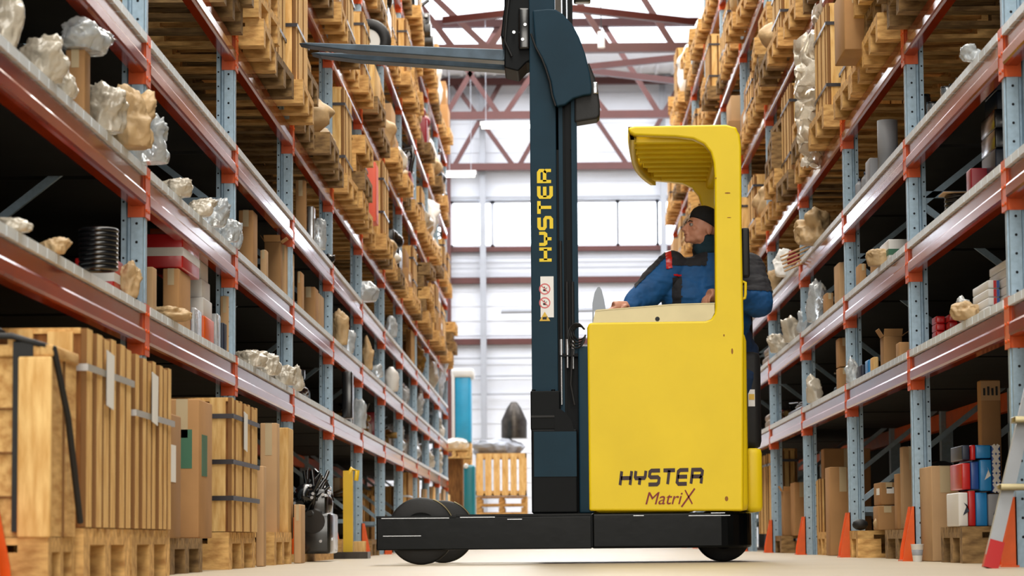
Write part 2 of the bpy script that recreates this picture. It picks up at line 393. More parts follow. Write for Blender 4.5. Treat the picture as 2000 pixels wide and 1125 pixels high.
def make_rack(Xf, sgn, label):
    """sgn=+1: left rack (aisle on +x side)"""
    root = empty('pallet_rack', (Xf - sgn*RD/2, (PY[0]+END)/2, 0), label, 'rack')
    base = wloc(root)
    um = upright_mesh(sgn); proto = None
    back = Xf - sgn*(RD)
    for i, y in enumerate(PY):
        if proto is None:
            u = MB(); u.v = [(v[0]+Xf, v[1]+y-0.05, v[2]) for v in um.v]; u.f = um.f; u.m = um.m; u.s = um.s
            proto = u.build('upright', [M_GALV, M_HOLE], root); proto['y0'] = y
            y00 = y
        else:
            o = proto.copy(); COL.objects.link(o); o.parent = root; o.location = (0, y-y00, 0)
        # back post and lacing
        MB().box(*sorted((back, back+sgn*0.085)), y-0.05, y+0.05, 0, 6.7).build('rear_upright', M_GALV, root)
        lac = MB(); z = 0.35; s_ = 0
        xa, xb = Xf-sgn*0.07, back+sgn*0.07
        while z < 6.2:
            a, c = (xa, xb) if s_ % 2 == 0 else (xb, xa)
            lac.bar((a, y, z), (c, y, z+0.75), 0.032, 0.025)
            z += 0.75; s_ += 1
        for z in (0.3, 1.9, 3.4, 5.0, 6.4): lac.bar((xa, y, z), (xb, y, z), 0.035, 0.025)
        lac.build('frame_brace', M_GALV, root)
        g = MB()   # orange foot guard, tapering plate
        xg = Xf + sgn*0.055
        g.prism([(Xf+sgn*0.004, 0.0), (xg+sgn*0.015, 0.0), (xg+sgn*.01, 0.06), (Xf+sgn*0.02, 0.28), (Xf+sgn*0.004, 0.28)], y-0.075, y-0.067, 'XZ')
        g.prism([(Xf+sgn*0.004, 0.0), (xg+sgn*0.015, 0.0), (xg+sgn*.01, 0.06), (Xf+sgn*0.02, 0.28), (Xf+sgn*0.004, 0.28)], y+0.067, y+0.075, 'XZ')
        g.box(*sorted((Xf+sgn*0.004, Xf+sgn*0.010)), y-0.075, y+0.075, 0.0, 0.28)
        g.box(*sorted((Xf+sgn*0.0, xg+sgn*0.02)), y-0.09, y+0.09, 0.0, 0.008)
        g.build('foot_guard', M_ORANGE, root)
    bp = beam_prof(sgn)
    beams = {}
    for i in range(len(PY)-1):
        ya, yb = PY[i]+0.052, PY[i+1]-0.052
        for li, L in enumerate(LEV):
            if not in_frame(Xf-0.3, Xf+0.3, max(ya, 3), yb, L, L+0.25): continue
            if beams:
                src = next(iter(beams.values()))
                o = src[0].copy(); COL.objects.link(o); o.parent = root; o.location = (0, PY[i]-src[1], L-src[2])
                for ch in src[0].children:
                    c2 = ch.copy(); COL.objects.link(c2); c2.parent = o
            else:
                mb = MB().prism([(Xf+x, L+0.045+z) for x, z in bp], ya, yb, 'XZ')
                o = mb.build('shelf_beam', M_BEAM, root)
                for yy, sg in ((PY[i], 1), (PY[i+1], -1)):
                    cn = MB()
                    cn.box(*sorted((Xf+sgn*0.006, Xf+sgn*0.012)), *sorted((yy, yy+sg*0.058)), L, L+0.21)       # plate on the aisle side
                    if sg < 0: cn.box(*sorted((Xf+sgn*0.012, Xf-sgn*0.060)), yy-0.058, yy-0.0515, L, L+0.21)     # plate facing down the aisle
                    else: cn.box(*sorted((Xf+sgn*0.012, Xf-sgn*0.060)), yy+0.0515, yy+0.058, L, L+0.21)
                    for q in (0.03, 0.10, 0.17): cn.cyl((Xf+sgn*0.012, yy+sg*0.03, L+q), 0.007, sgn*0.004, 'X', 8)
                    cn.build('beam_connector', M_ORANGE, o)
                beams[(i, li)] = (o, PY[i], L)
            # rear beam
            rb = MB().box(*sorted((back, back+sgn*0.05)), ya, yb, L+0.045, L+0.165); rb.build('rear_beam', M_ORANGE, root)
            if li < 3:
                dk = MB(); n = 18; wd = (yb-ya)/n
                for q in range(n):
                    yy = ya+q*wd
                    dk.box(*sorted((Xf+sgn*0.016, Xf-sgn*0.030)), yy+0.006, yy+wd-0.006, L+0.170, L+0.204)
                d_ = MB().box(*sorted((Xf-sgn*0.0301, back+sgn*0.02)), ya, yb, L+0.172, L+0.203).build('shelf_deck', M_DECKU, root)
                dk.build('deck_edge', M_DECK, d_)
            else:
                pass
    return root
make_rack(XL, 1, 'long orange and galvanised pallet rack along the left of the aisle')
make_rack(XR, -1, 'long orange and galvanised pallet rack along the right of the aisle')

# ------------------------------------------------------------------ goods: builders (world coordinates)
def R_(x): return random.uniform(-x, x)
def pallet_proto():
    root = empty('wooden_pallet', (0, 0, 0))
    b = MB()
    for i in range(7): b.box(-0.6, 0.6, -0.4+i*0.1165, -0.4+i*0.1165+0.098, 0.122, 0.144)
    for x in (-0.6, -0.05, 0.5): b.box(x, x+0.1, -0.4, 0.4, 0.100, 0.122)
    b.build('top_deck', M_PAL, root)
    for y in (-0.4, -0.05, 0.3):
        r = MB(); r.box(-0.6, 0.6, y, y+0.1, 0.0, 0.022)
        for x in (-0.6, -0.0725, 0.455): r.box(x, x+0.145, y, y+0.1, 0.022, 0.100)
        r.build('runner', M_PAL, root)
    return root
PROTO = pallet_proto(); PROTO_USED = [False]
PROTO_OLD = None
def pallet(x, y, z, label, group, rz=0.0, sx=1.0, sy=1.0, old=False, sz=1.0):
    if not PROTO_USED[0]: o = PROTO; PROTO_USED[0] = True; old = False
    else: o = copy_tree(PROTO)
    o.location = (x, y, z); o.rotation_euler = (0, 0, rz); o.scale = (sx, sy, sz)
    if old:
        for ch in o.children:
            ch.material_slots[0].link = 'OBJECT'; ch.material_slots[0].material = M_PALO
    return tag(o, label, 'pallet', group)
def crate(x0, x1, y0, y1, z0, z1, label, group=None, sgn=1, m=None, bw=0.085, gap=0.012, straps=(0.3, 0.72), paper=False, strapm=None, lid=True, cat='crate', name='wooden_crate', feet=False):
    """slatted crate; sgn=+1 when the aisle is on its +x side"""
    m = m or M_PINE
    root = empty(name, ((x0+x1)/2, (y0+y1)/2, z0), label, cat, group)
    t = 0.018; b = MB()
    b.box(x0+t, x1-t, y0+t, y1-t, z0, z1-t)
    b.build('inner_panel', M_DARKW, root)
    for (nm, ax, hi) in (('side_panel', 0, 1), ('side_panel', 0, 0), ('end_panel', 1, 0), ('end_panel', 1, 1)):
        s = MB(); a, c = (y0, y1) if ax == 0 else (x0+t, x1-t)
        n = max(2, int(round((c-a)/bw))); wd = (c-a)/n
        for i in range(n):
            u0, u1 = a+i*wd+gap/2, a+(i+1)*wd-gap/2
            zz1 = z1 - 0.006*((i*7) % 3); q = 0.003*((i*5) % 3)
            if ax == 0:
                a3 = (x1-t, x1+q) if hi else (x0-q, x0+t)
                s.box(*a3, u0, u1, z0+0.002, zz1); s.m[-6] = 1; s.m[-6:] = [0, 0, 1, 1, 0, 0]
            else:
                s.box(u0, u1, *((y1-t, y1+q) if hi else (y0-q, y0+t)), z0+0.002, zz1)
        s.build(nm, [m, M_EDGE], root)
    if lid:
        s = MB(); n = max(2, int((y1-y0)/0.12)); wd = (y1-y0)/n
        for i in range(n): s.box(x0+t, x1-t, y0+i*wd+0.004, y0+(i+1)*wd-0.004, z1-t, z1+0.0)
        s.build('lid', M_PINEH, root)
    for f in straps:
        z = z0+(z1-z0)*f; s = MB(); e = 0.008
        for (a0, a1, c0, c1) in ((x0-e-.002, x1+e+.002, y0-e-.002, y0-e), (x0-e-.002, x1+e+.002, y1+e, y1+e+.002), (x0-e-.002, x0-e, y0-e, y1+e), (x1+e, x1+e+.002, y0-e, y1+e)):
            s.box(a0, a1, c0, c1, z-0.011, z+0.011)
        s.build('metal_strap', strapm or M_STRAP, root)
    if paper:
        yy = y0+(y1-y0)*0.35; zz = z1-0.22*(z1-z0); xx = (x1+0.012) if sgn > 0 else (x0-0.012)
        s = MB(); s.add([(xx, yy, zz-0.09), (xx, yy+0.13, zz-0.1), (xx, yy+0.14, zz+0.08), (xx, yy, zz+0.09)], [(0, 1, 2, 3)])
        s.add([(xx+sgn*.002, yy, zz-0.09), (xx+sgn*.002, yy+0.13, zz-0.1), (xx+sgn*.002, yy+0.14, zz+0.08), (xx+sgn*.002, yy, zz+0.09)], [(3, 2, 1, 0)])
        s.build('paper_sheet', M_PAPER, root)
    return root
def carton(x0, x1, y0, y1, z0, z1, label, group=None, sgn=1, m=None, tape=True, open_=False, lab=False, cat='box', name='cardboard_box', stripe=None, labm=None):
    m = m or M_CARD
    root = empty(name, ((x0+x1)/2, (y0+y1)/2, z0), label, cat, group)
    MB().bevbox(x0, x1, y0, y1, z0, z1, 0.006).build('box_body', m, root)
    e = 0.0015
    xm, ym = (x0+x1)/2, (y0+y1)/2
    if tape and not open_:
        s = MB(); tw = min(0.025, (x1-x0)*0.2)
        s.box(xm-tw, xm+tw, y0-e, y1+e, z1, z1+e); s.box(xm-tw, xm+tw, y0-e, y0, z1-(z1-z0)*0.28, z1+e); s.box(xm-tw, xm+tw, y1, y1+e, z1-(z1-z0)*0.28, z1+e)
        s.build('tape', M_TAPE, root)
    if open_:
        s = MB(); fl = min(0.14, (x1-x0)*0.5)
        s.prism([(x1, z1), (x1+fl*0.7, z1+fl*0.5), (x1+fl*0.7, z1+fl*0.5+.004), (x1, z1+.004)], y0, y1, 'XZ')
        s.prism([(x0, z1), (x0-fl*0.5, z1+fl*0.8), (x0-fl*0.5, z1+fl*0.8+.004), (x0, z1+.004)], y0, y1, 'XZ')
        s.prism([(y0, z1), (y0-fl*0.6, z1+fl*0.7), (y0-fl*0.6, z1+fl*0.7+.004), (y0, z1+.004)], x0, x1, 'YZ')
        s.build('open_flaps', m, root)
    if lab:
        s = MB(); xx = (x1, x1+e) if sgn > 0 else (x0-e, x0); h = (z1-z0)
        s.box(xx[0], xx[1], y0+(y1-y0)*0.2, y0+(y1-y0)*0.6, z0+h*0.45, z0+h*0.75)
        s.box(x0+(x1-x0)*0.35, x0+(x1-x0)*0.8, y0-e, y0, z0+h*0.5, z0+h*0.78)
        s.build('paper_label', labm or M_PAPER, root)
    if stripe is not None:
        h = z1-z0; s = MB()
        s.box(x0-e, x1+e, y0-e, y1+e, z0+h*0.35, z0+h*0.6)
        s.build('printed_band', stripe, root)
    return root
def crumple(mb, c, rx, ry, rz, seed, amp=0.28, sub=5, spikes=3):
    rnd = random.Random(seed); bm = bmesh.new(); bmesh.ops.create_icosphere(bm, subdivisions=sub, radius=1)
    off = Vector((rnd.uniform(0, 50), rnd.uniform(0, 50), rnd.uniform(0, 50)))
    sp_ = [Vector((rnd.uniform(-1, 1), rnd.uniform(-1, 1), rnd.uniform(0.2, 1))).normalized() for _ in range(spikes)]
    mr = (min(rx, ry, rz)+max(rx, ry, rz))/2
    for v in bm.verts:
        d = v.co.normalized()
        q0 = Vector((d.x*rx, d.y*ry, d.z*rz))/mr*1.25+off
        v1 = noise.voronoi(q0*1.5)[0][0]; v2 = noise.voronoi(q0*3.6)[0][0]
        n = noise.noise(d*1.4+off)*0.8 + v1*0.95 + v2*0.30 + noise.noise(q0*2.2)*.25
        k = 1 + amp*(n*1.3-0.75)
        for s_ in sp_:
            q = d.dot(s_)
            if q > 0.80: k += ((q-0.80)/0.20)**1.6*0.38*(0.75+0.5*noise.noise(d*9+off))
        v.co = Vector((c[0]+d.x*rx*k, c[1]+d.y*ry*k, c[2]+(d.z*k if d.z > 0 else max(-.92, d.z*1.5))*rz))
    return mb.bm(bm, 0, True)
def sheet(name, fn, m, seed=1, amp=.03, nu=40, nv=40, parent=None, loc=None, fr=5.0):
    """a crumpled film sheet: fn(u, v) gives the rough surface, ridged noise adds creases"""
    off = Vector((seed*3.7, seed*1.9, seed*.7)); vs_ = []
    for j in range(nv+1):
        for i in range(nu+1):
            p = Vector(fn(i/nu, j/nv)); q = p*fr+off
            d = Vector((max(0, 1-abs(noise.noise(q))*2.5)**2-.4, max(0, 1-abs(noise.noise(q+Vector((9, 0, 3))))*2.5)**2-.4, (max(0, 1-abs(noise.noise(q*1.6+Vector((0, 5, 3))))*2.5)**2-.4)*.6))
            vs_.append(p+d*amp)
    mb = MB().add(vs_, [(j*(nu+1)+i, j*(nu+1)+i+1, (j+1)*(nu+1)+i+1, (j+1)*(nu+1)+i) for j in range(nv) for i in range(nu)], 0, True)
    return mb.build(name, m, parent, loc)
def bag(c, rx, ry, rz, label, m=None, cat='plastic bag', name='crumpled_bag', seed=None, group=None, amp=0.3, spikes=3, parts=1):
    """c = centre of the footprint on its support; rz = half height"""
    seed = seed if seed is not None else random.randint(0, 99999)
    mb = crumple(MB(), (c[0], c[1], c[2]+rz), rx, ry, rz, seed, amp, 5 if rx*F/max(c[1], 1) > 20 else 4, spikes)
    zmin = min(v[2] for v in mb.v)
    mb.v = [(x, y, z-zmin+c[2]+0.001) for x, y, z in mb.v]
    o = mb.build(name, m or M_BAG, None, (c[0], c[1], c[2]))
    for q in range(1, parts):
        rnd = random.Random(seed+q)
        k = crumple(MB(), (c[0]+rnd.uniform(-.4, .4)*rx, c[1]+rnd.uniform(-.5, .5)*ry, c[2]+rz*1.7), rx*0.45, ry*0.4, rz*0.5, seed+q*7, 0.5, 3, 2)
        k.build('loose_fold', m or M_BAG, o)
    return tag(o, label, cat, group)
def machinery(x0, x1, y0, y1, z0, z1, label, m=None, m2=None, seed=1, cat='machine part', name='machine_part', dense=1.0):
    """a heap of castings: block, drums, flanges, pipes and bolts"""
    rnd = random.Random(seed); m = m or M_IRON; m2 = m2 or M_STEEL
    W, D, H = x1-x0, y1-y0, z1-z0
    root = empty(name, ((x0+x1)/2, (y0+y1)/2, z0), label, cat)
    b = MB(); b.bevbox(x0+W*0.12, x1-W*0.12, y0+D*0.1, y1-D*0.1, z0, z0+H*0.45, 0.02)
    b.bevbox(x0+W*0.25, x1-W*0.2, y0+D*0.2, y1-D*0.2, z0+H*0.4, z0+H*0.72, 0.015)
    for i in range(int(5*dense)):
        b.ell((rnd.uniform(x0+W*.25, x1-W*.25), rnd.uniform(y0+D*.2, y1-D*.2), z0+H*rnd.uniform(.3, .7)), W*.2, D*.18, H*.14)
    b.build('casting', m, root)
    d = MB()
    for i in range(int(5*dense)):
        r = min(W, H)*rnd.uniform(.10, .24); ax = rnd.choice('XYY')
        d.cyl((rnd.uniform(x0+r, x1-r-W*.2), rnd.uniform(y0, y0+D*.5), z0+rnd.uniform(r, H*0.75)), r, (W if ax == 'X' else D)*0.35, ax, 18)
        d.cyl((rnd.uniform(x0+r, x1-r-W*.1), y0+D*rnd.uniform(.0, .3), z0+rnd.uniform(r, H*0.6)), r*0.5, D*0.2, 'Y', 14)
    d.build('flange', m, root)
    p = MB()
    for i in range(int(6*dense)):
        a = Vector((rnd.uniform(x0+W*.15, x1-W*.15), rnd.uniform(y0+D*.1, y1-D*.2), z0+H*rnd.uniform(.25, .6)))
        c = Vector((rnd.uniform(x0+W*.1, x1-W*.1), rnd.uniform(y0+D*.1, y1-D*.1), z0+H*rnd.uniform(.75, .97)))
        mid = (a+c)/2+Vector((R_(.1)*W, -0.1*D, .05*H))
        p.tube([a, a.lerp(mid, .6)+Vector((0, 0, .02*H)), mid, mid.lerp(c, .6), c], min(W, H)*0.035, 8)
    p.build('pipe', M_BLACKG, root)
    k = MB()
    for i in range(int(10*dense)):
        k.cyl((rnd.uniform(x0+W*.1, x1-W*.1), y0+D*rnd.uniform(.02, .25), z0+H*rnd.uniform(.1, .8)), min(W, H)*.03, D*.1, 'Y', 6)
    k.build('bolt', m2, root)
    return root
def coil(c, R, h, n, label, m=None, cat='coil'):
    mb = MB()
    for i in range(n): mb.torus((c[0], c[1], c[2]+h*(i+.5)/n), R, h/n*0.52)
    return tag(mb.build('hose_coil', m or M_BLACKG, None, c), label, cat)
def can(c, r, h, label, m=None, group=None, capm=None):
    root = empty('metal_can', c, label, 'can', group)
    MB().lathe([(r*.96, 0), (r, .004), (r, h*.92), (r*.93, h*.96)], c, 18).build('can_body', m or M_STEEL, root)
    MB().lathe([(r*.95, h*.94), (r*.97, h), (r*.9, h*1.0)], c, 18).build('can_lid', capm or M_BLACKG, root)
    return root
def bottle(c, r, h, label, m=None, group=None):
    root = empty('plastic_bottle', c, label, 'bottle', group)
    MB().lathe([(r*.9, 0), (r, .01), (r, h*.62), (r*.8, h*.72), (r*.35, h*.82), (r*.35, h*.88)], c, 16).build('bottle_body', m or M_WHITE, root)
    MB().lathe([(r*.4, h*.87), (r*.4, h), (r*.36, h)], c, 12).build('bottle_cap', M_NAVY, root)
    return root
def pipe(c, r, h, label, m=None, cat='tube', name='grey_tube'):
    mb = MB().lathe([(r*.9, 0.0), (r, 0), (r, h), (r*.88, h), (r*.88, h-0.05)], c, 26)
    return tag(mb.build(name, m or M_GREY, None, c), label, cat)
# spec helper: inner px, corner px, far px, top py -> world box on a support at height z, aisle face Xf
def spec(side, z, pi, pc, pf, pyt, Xf=None, pyt_abs=False):
    X = Xf if Xf is not None else (XL-0.02 if side == 'L' else XR+0.02)
    Yn = Yat(pc, X, z); Yf = Yat(pf, X, z)
    # real height from the top pixel
    zt_ = P(pc, pyt, Yn).z
    Xi = P(pi, pyt, Yn).x
    x0, x1 = sorted((X, Xi))
    return x0, x1, Yn, max(Yf, Yn+0.05), z, zt_
def deck(l): return LEV[l-1]+0.2045
# ------------------------------------------------------------------ reach truck
YN, YF = 13.0, 14.18
def pz(px, py, Y=YN): v = P(px, py, Y); return (v.x, v.z)
TR = empty('reach_truck', (P(1107, 0, YN).x, 13.55, 0), 'yellow and black reach truck standing across the aisle, mast raised', 'truck')
def bev(o, w_, seg=3):
    m = o.modifiers.new('bevel', 'BEVEL'); m.width = w_; m.segments = seg; m.limit_method = 'ANGLE'; m.angle_limit = math.radians(40); return o
def smooth(o):
    o.data.polygons.foreach_set('use_smooth', [True]*len(o.data.polygons)); return o
Zc0, Zc1 = P(1100, 1072, YN).z, P(1100, 1003, YN).z
xl, xr, xc_ = P(735, 1040, YN).x, P(1480, 1040, YN).x, P(1408, 1040, YN).x
# near leg: side plate with a top lip; wheel behind it
b = MB(); b.box(xl, P(1146, 0, YN).x, YN, YN+0.03, Zc0, Zc1-.012)
b.box(xl, P(750, 0, YN).x, YN+.03, YN+.17, Zc0, Zc1-.012)
b.box(P(887, 0, YN).x, P(1146, 0, YN).x, YN+.03, YN+.18, Zc0, Zc1-.012)
bev(b.build('support_leg', M_CHAS, TR), .006)
b = MB(); b.box(P(885, 0, YN).x, P(1146, 0, YN).x, YN-.004, YN+.185, Zc1-.012, Zc1); b.box(xl, P(885, 0, YN).x, YN-.004, YN+.035, Zc1-.016, Zc1-.006)
b.build('leg_cap', M_CHAS, TR)
b = MB(); b.box(xl+.05, P(1146, 0, YN).x, YF-.03, YF, Zc0, Zc1-.012); b.box(P(925, 0, YF).x, P(1146, 0, YN).x, YF-.18, YF-.03, Zc0, Zc1-.012)
bev(b.build('support_leg', M_CHAS, TR), .006)
b = MB().cyl((P(805, 0, YN).x, YN-.004, P(805, 1033, YN).z), .022, .01, 'Y', 18); b.cyl((P(805, 0, YN).x, YN-.006, P(805, 1033, YN).z), .010, .01, 'Y', 12)
b.build('axle_cap', M_CHAS, TR)
# rear chassis with rounded corners in plan
r = .17; x0 = P(1146, 0, YN).x; x1 = xr-.02
poly = [(x0, YN), (x1-r, YN)] + [(x1-r+r*math.sin(t*PI/16), YN+r-r*math.cos(t*PI/16)) for t in range(1, 9)] + [(x1-r+r*math.cos(t*PI/16), YF-r+r*math.sin(t*PI/16)) for t in range(0, 9)] + [(x0, YF)]
o = MB().prism(poly, Zc0, Zc1, 'XY').build('rear_chassis', M_CHAS, TR); bev(o, .012)
MB().box(x0-.004, x0+.004, YN-.003, YN+.01, Zc0+.01, Zc1-.01).build('weld_seam', M_SLATED, TR)
s = MB(); 
for (a_, c_, y_) in ((1332, 1412, 1018), (1375, 1402, 1013), (1226, 1246, 1017), (742, 872, 1018.5), (893, 960, 1017.5), (984, 1012, 1022), (745, 818, 1053)): s.box(P(a_, 0, YN).x, P(c_, 0, YN).x, YN-.0012, YN, P(0, y_+1.2, YN).z, P(0, y_, YN).z)
s.build('chassis_line', M_STEEL, TR)  # thin bright lines along the chassis faces
def wheel(px, Y, rad, wd, nm='load_wheel', z=None):
    x = P(px, 0, Y).x
    o = empty(nm, (x, Y, rad)); o.parent = TR; o.location = Vector((x, Y, rad))-TR.location
    prof = [(rad*.55, 0), (rad*.93, 0), (rad*.985, .008), (rad, .02), (rad, wd-.02), (rad*.985, wd-.008), (rad*.93, wd), (rad*.55, wd)]
    n = 56; vs_ = []
    for rr, yy in prof:
        for k in range(n): vs_.append((x+rr*math.cos(2*PI*k/n), Y+yy, rad+rr*math.sin(2*PI*k/n)))
    mb = MB(); mb.add(vs_, [(i*n+k, i*n+(k+1) % n, (i+1)*n+(k+1) % n, (i+1)*n+k) for i in range(len(prof)-1) for k in range(n)], 0, True)
    mb.build('tyre_tread', M_BLACK, o)
    h = MB(); h.cyl((x, Y+.012, rad), rad*.56, wd-.024, 'Y', 40); h.cyl((x, Y-.0, rad), rad*.28, wd, 'Y', 24)
    for k in range(6): h.cyl((x+rad*.4*math.cos(k*PI/3), Y+.004, rad+rad*.4*math.sin(k*PI/3)), rad*.05, .01, 'Y', 8)
    h.build('wheel_hub', M_SLATED, o)
    if nm == 'load_wheel': MB().tube([(x+(rad+.001)*math.cos(q*PI/60), Y+.012, rad+(rad+.001)*math.sin(q*PI/60)) for q in range(8, 24)], .0045, 8).build('fender_strip', M_CREAM, o)
    return o
wheel(818, YN+.045, .1765, .11)
wheel(860, YF-.155, .1765, .11)
wheel(1398, YN+.38, .152, .12, 'drive_wheel')
# rear lower side panel + seat side
MB().bevbox(P(1440, 0, YN+.25).x, P(1474, 0, YN+.25).x, YN+.20, YF-.2, Zc1+.001, P(0, 888, YN+.25).z, .03).build('rear_panel', M_YELF, TR)
MB().bevbox(P(1400, 0, YN+.5).x, P(1474, 0, YN+.5).x, YN+.45, YF-.12, P(0, 889, YN+.5).z, P(0, 700, YN+.5).z, .04).build('seat_side', M_BLACK, TR)
s = MB().box(P(1450, 0, YN+.44).x, P(1463, 0, YN+.44).x, YN+.446, YN+.449, P(0, 806, YN+.44).z, P(0, 773, YN+.44).z).build('warning_sticker', M_PAPER, TR)
MB().box(P(1451, 0, YN+.44).x, P(1462, 0, YN+.44).x, YN+.444, YN+.446, P(0, 793, YN+.44).z, P(0, 782, YN+.44).z).build('yellow_field', M_YEL, s)
# body panel + pillar + upper rail: one continuous outline
out = [(1151, 998), (1147, 640), (1150, 632), (1156, 630), (1378, 627), (1389, 623), (1396, 612), (1397, 600), (1396, 345), (1394, 318), (1388, 297), (1375, 281), (1354, 271), (1320, 267),
       (1240, 264), (1229, 259), (1226, 250), (1240, 246), (1418, 243), (1436, 248), (1445, 262), (1448, 285), (1449, 450), (1453, 640), (1452, 998)]
pl = [pz(a_, b_) for a_, b_ in out]
o = MB().prism(pl, YN, YN+.07, 'XZ').build('body_shell', M_YELF, TR); bev(o, .028, 4); smooth(o)
w_ = o.modifiers.new('wn', 'WEIGHTED_NORMAL')
# deeper body volume behind the panel
xa, xb = P(1152, 0, YN).x, P(1345, 0, YN).x
MB().bevbox(xa+.004, xb, YN+.04, YF, Zc1+.002, P(0, 640, YN).z, .02).build('tank_hood', M_YELF, TR)
# right-hand skin of the compartment
MB().bevbox(P(1405, 0, YN).x, P(1450, 0, YN).x, YN+.03, YN+.30, Zc1+.002, P(0, 660, YN).z, .045).build('step_side', M_YELF, TR)
MB().tube([P(1447, 585, YN+.05), P(1455, 582, YN+.05), P(1456, 575, YN+.05), P(1456, 552, YN+.05), P(1447, 549, YN+.05)], .008, 10).build('grab_handle', M_YELF, TR)
MB().bevbox(P(1441, 0, YN+.15).x, P(1456, 0, YN+.15).x, YN+.12, YN+.20, P(0, 552, YN+.1).z, P(0, 456, YN+.1).z, .012).build('side_pad', M_BLACK, TR)
# dark door line + scuffs
s = MB()
for (a_, b_, w1, h1) in ((1398, 348, 3, 3), (1421, 377, 12, 3), (1424, 425, 9, 1.6), (1414, 655, 3, 5), (1430, 686, 4, 12), (1419, 974, 7, 10)):
    xx, zz = pz(a_, b_); ww, hh = w1*.5*YN/F, h1*.5*YN/F
    s.add([(xx+ww*math.cos(q*PI/4), YN-.0008, zz+hh*math.sin(q*PI/4)) for q in range(8)], [tuple(range(8))])
s.build('scuff_mark', mat('brown_scuff', (150, 100, 40), rough=.8), TR)
# tray
tp = [pz(a_, b_) for a_, b_ in ((1158, 630), (1163, 606), (1166, 604), (1230, 600), (1320, 593), (1396, 591), (1396, 610), (1390, 622), (1378, 627))]
o = MB().prism(tp, YN+.02, YN+.035, 'XZ').build('tray_wall', M_CREAM, TR)
tp2 = [pz(a_, b_, YN+.02) for a_, b_ in ((1163, 606), (1230, 600.5), (1320, 593.5), (1396, 591.5), (1396, 593.5), (1320, 595.5), (1230, 602.5), (1163, 608))]
MB().prism(tp2, YN+.012, YF-.1, 'XZ').build('tray_top', M_CREAM, TR)
xx, zz = pz(1284, 623, YN+.02); MB().cyl((xx, YN+.014, zz), .012, .01, 'Y', 14).build('tray_screw', M_BLACK, TR)
xx, zz = pz(1391, 607, YN+.01)
MB().ell((xx, YN+.09, zz+.004), .05, .06, .045).build('steering_wheel_knob', M_BLACK, TR)
fp = [(1157, 632), (1157, 592), (1161, 572), (1167, 561), (1171, 560), (1175, 566), (1180, 585), (1183, 604), (1160, 607), (1160, 632)]
o = MB().prism([pz(a_, b_, YN+.05) for a_, b_ in fp], YN+.05, YN+.058, 'XZ').build('mirror_fin', mat('brushed_grey_metal', (112, 118, 126), rough=.35, metal=.4), TR)
# dark battery block between mast and body
MB().bevbox(P(1123, 0, YN).x, P(1151, 0, YN).x, YN+.02, YF-.03, Zc1+.002, P(0, 685, YN).z, .008).build('battery_cover', M_SLATE, TR)
# mast
def chan(a_, c_, t_, bo, Y0, Y1, nm, m_): 
    return MB().box(P(a_, 0, Y0).x, P(c_, 0, Y0).x, Y0, Y1, P(0, bo, Y0).z, P(0, t_, Y0).z).build(nm, m_, TR)
YM = YN+.06
mt = P(1040, -60, YM).z
o = MB().box(P(1037, 500, YM).x, P(1088, 500, YM).x, YM, YM+.10, Zc1+.002, mt).build('mast_channel', M_SLATE, TR); bev(o, .004)
MB().box(P(1037, 500, YM).x, P(1088, 500, YM).x, YF-.14, YF-.05, Zc1+.002, mt).build('mast_channel', M_SLATE, TR)
for (a_, c_, dy, m_) in ((1087, 1092, .03, M_SLATED), (1092, 1100, .01, M_SLATE), (1100, 1105, .035, M_SLATED), (1105, 1114, .015, M_SLATED), (1114, 1117, .04, M_SLATED), (1117, 1128, .012, M_SLATE)):
    MB().box(P(a_, 400, YM).x, P(c_, 400, YM).x, YM+dy, YM+.10, P(0, 700, YM).z if a_ > 1100 else Zc1+.01, P(0, 188, YM).z).build('inner_mast_rail', m_, TR)
for (a_, c_, dy) in ((1072, 1082, .02), (1084, 1096, .03), (1098, 1106, .05), (1108, 1118, .03)):
    MB().box(P(a_, 0, YM).x, P(c_, 0, YM).x, YM+dy, YM+.14, P(0, 300, YM).z, mt).build('upper_mast_rail', M_SLATED if a_ != 1084 else M_IRON, TR)
for i, px_ in enumerate((1096.5, 1108.5, 1119.5)):
    x = P(px_, 700, YM).x; zt2, zm, zb2 = P(0, 672, YM).z, P(0, 703, YM).z, P(0, (800, 728, 730)[i], YM).z
    MB().tube([(x, YM+.0, zb2), (x, YM+.0, zm)], .006, 10).build('cylinder_rod', M_STEEL, TR)
    MB().tube([(x, YM+.0, zm), (x, YM+.0, zt2)], .010, 12).build('rod_fitting', M_STEEL, TR)
    MB().tube([(x, YM-.0, zt2), (x, YM-.0, P(0, 480 if i == 0 else 560, YM).z)], .009, 10).build('hydraulic_hose', M_BLACK, TR)
MB().box(P(1088, 0, YM).x, P(1128, 0, YM).x, YM-.008, YM+.02, P(0, 706, YM).z, P(0, 700, YM).z).build('hose_clamp', M_SLATED, TR)
MB().box(P(1088, 0, YM+.1).x, P(1126, 0, YM+.1).x, YM+.06, YM+.16, Zc1+.002, P(0, 690, YM).z).build('mast_back_plate', M_SLATED, TR)
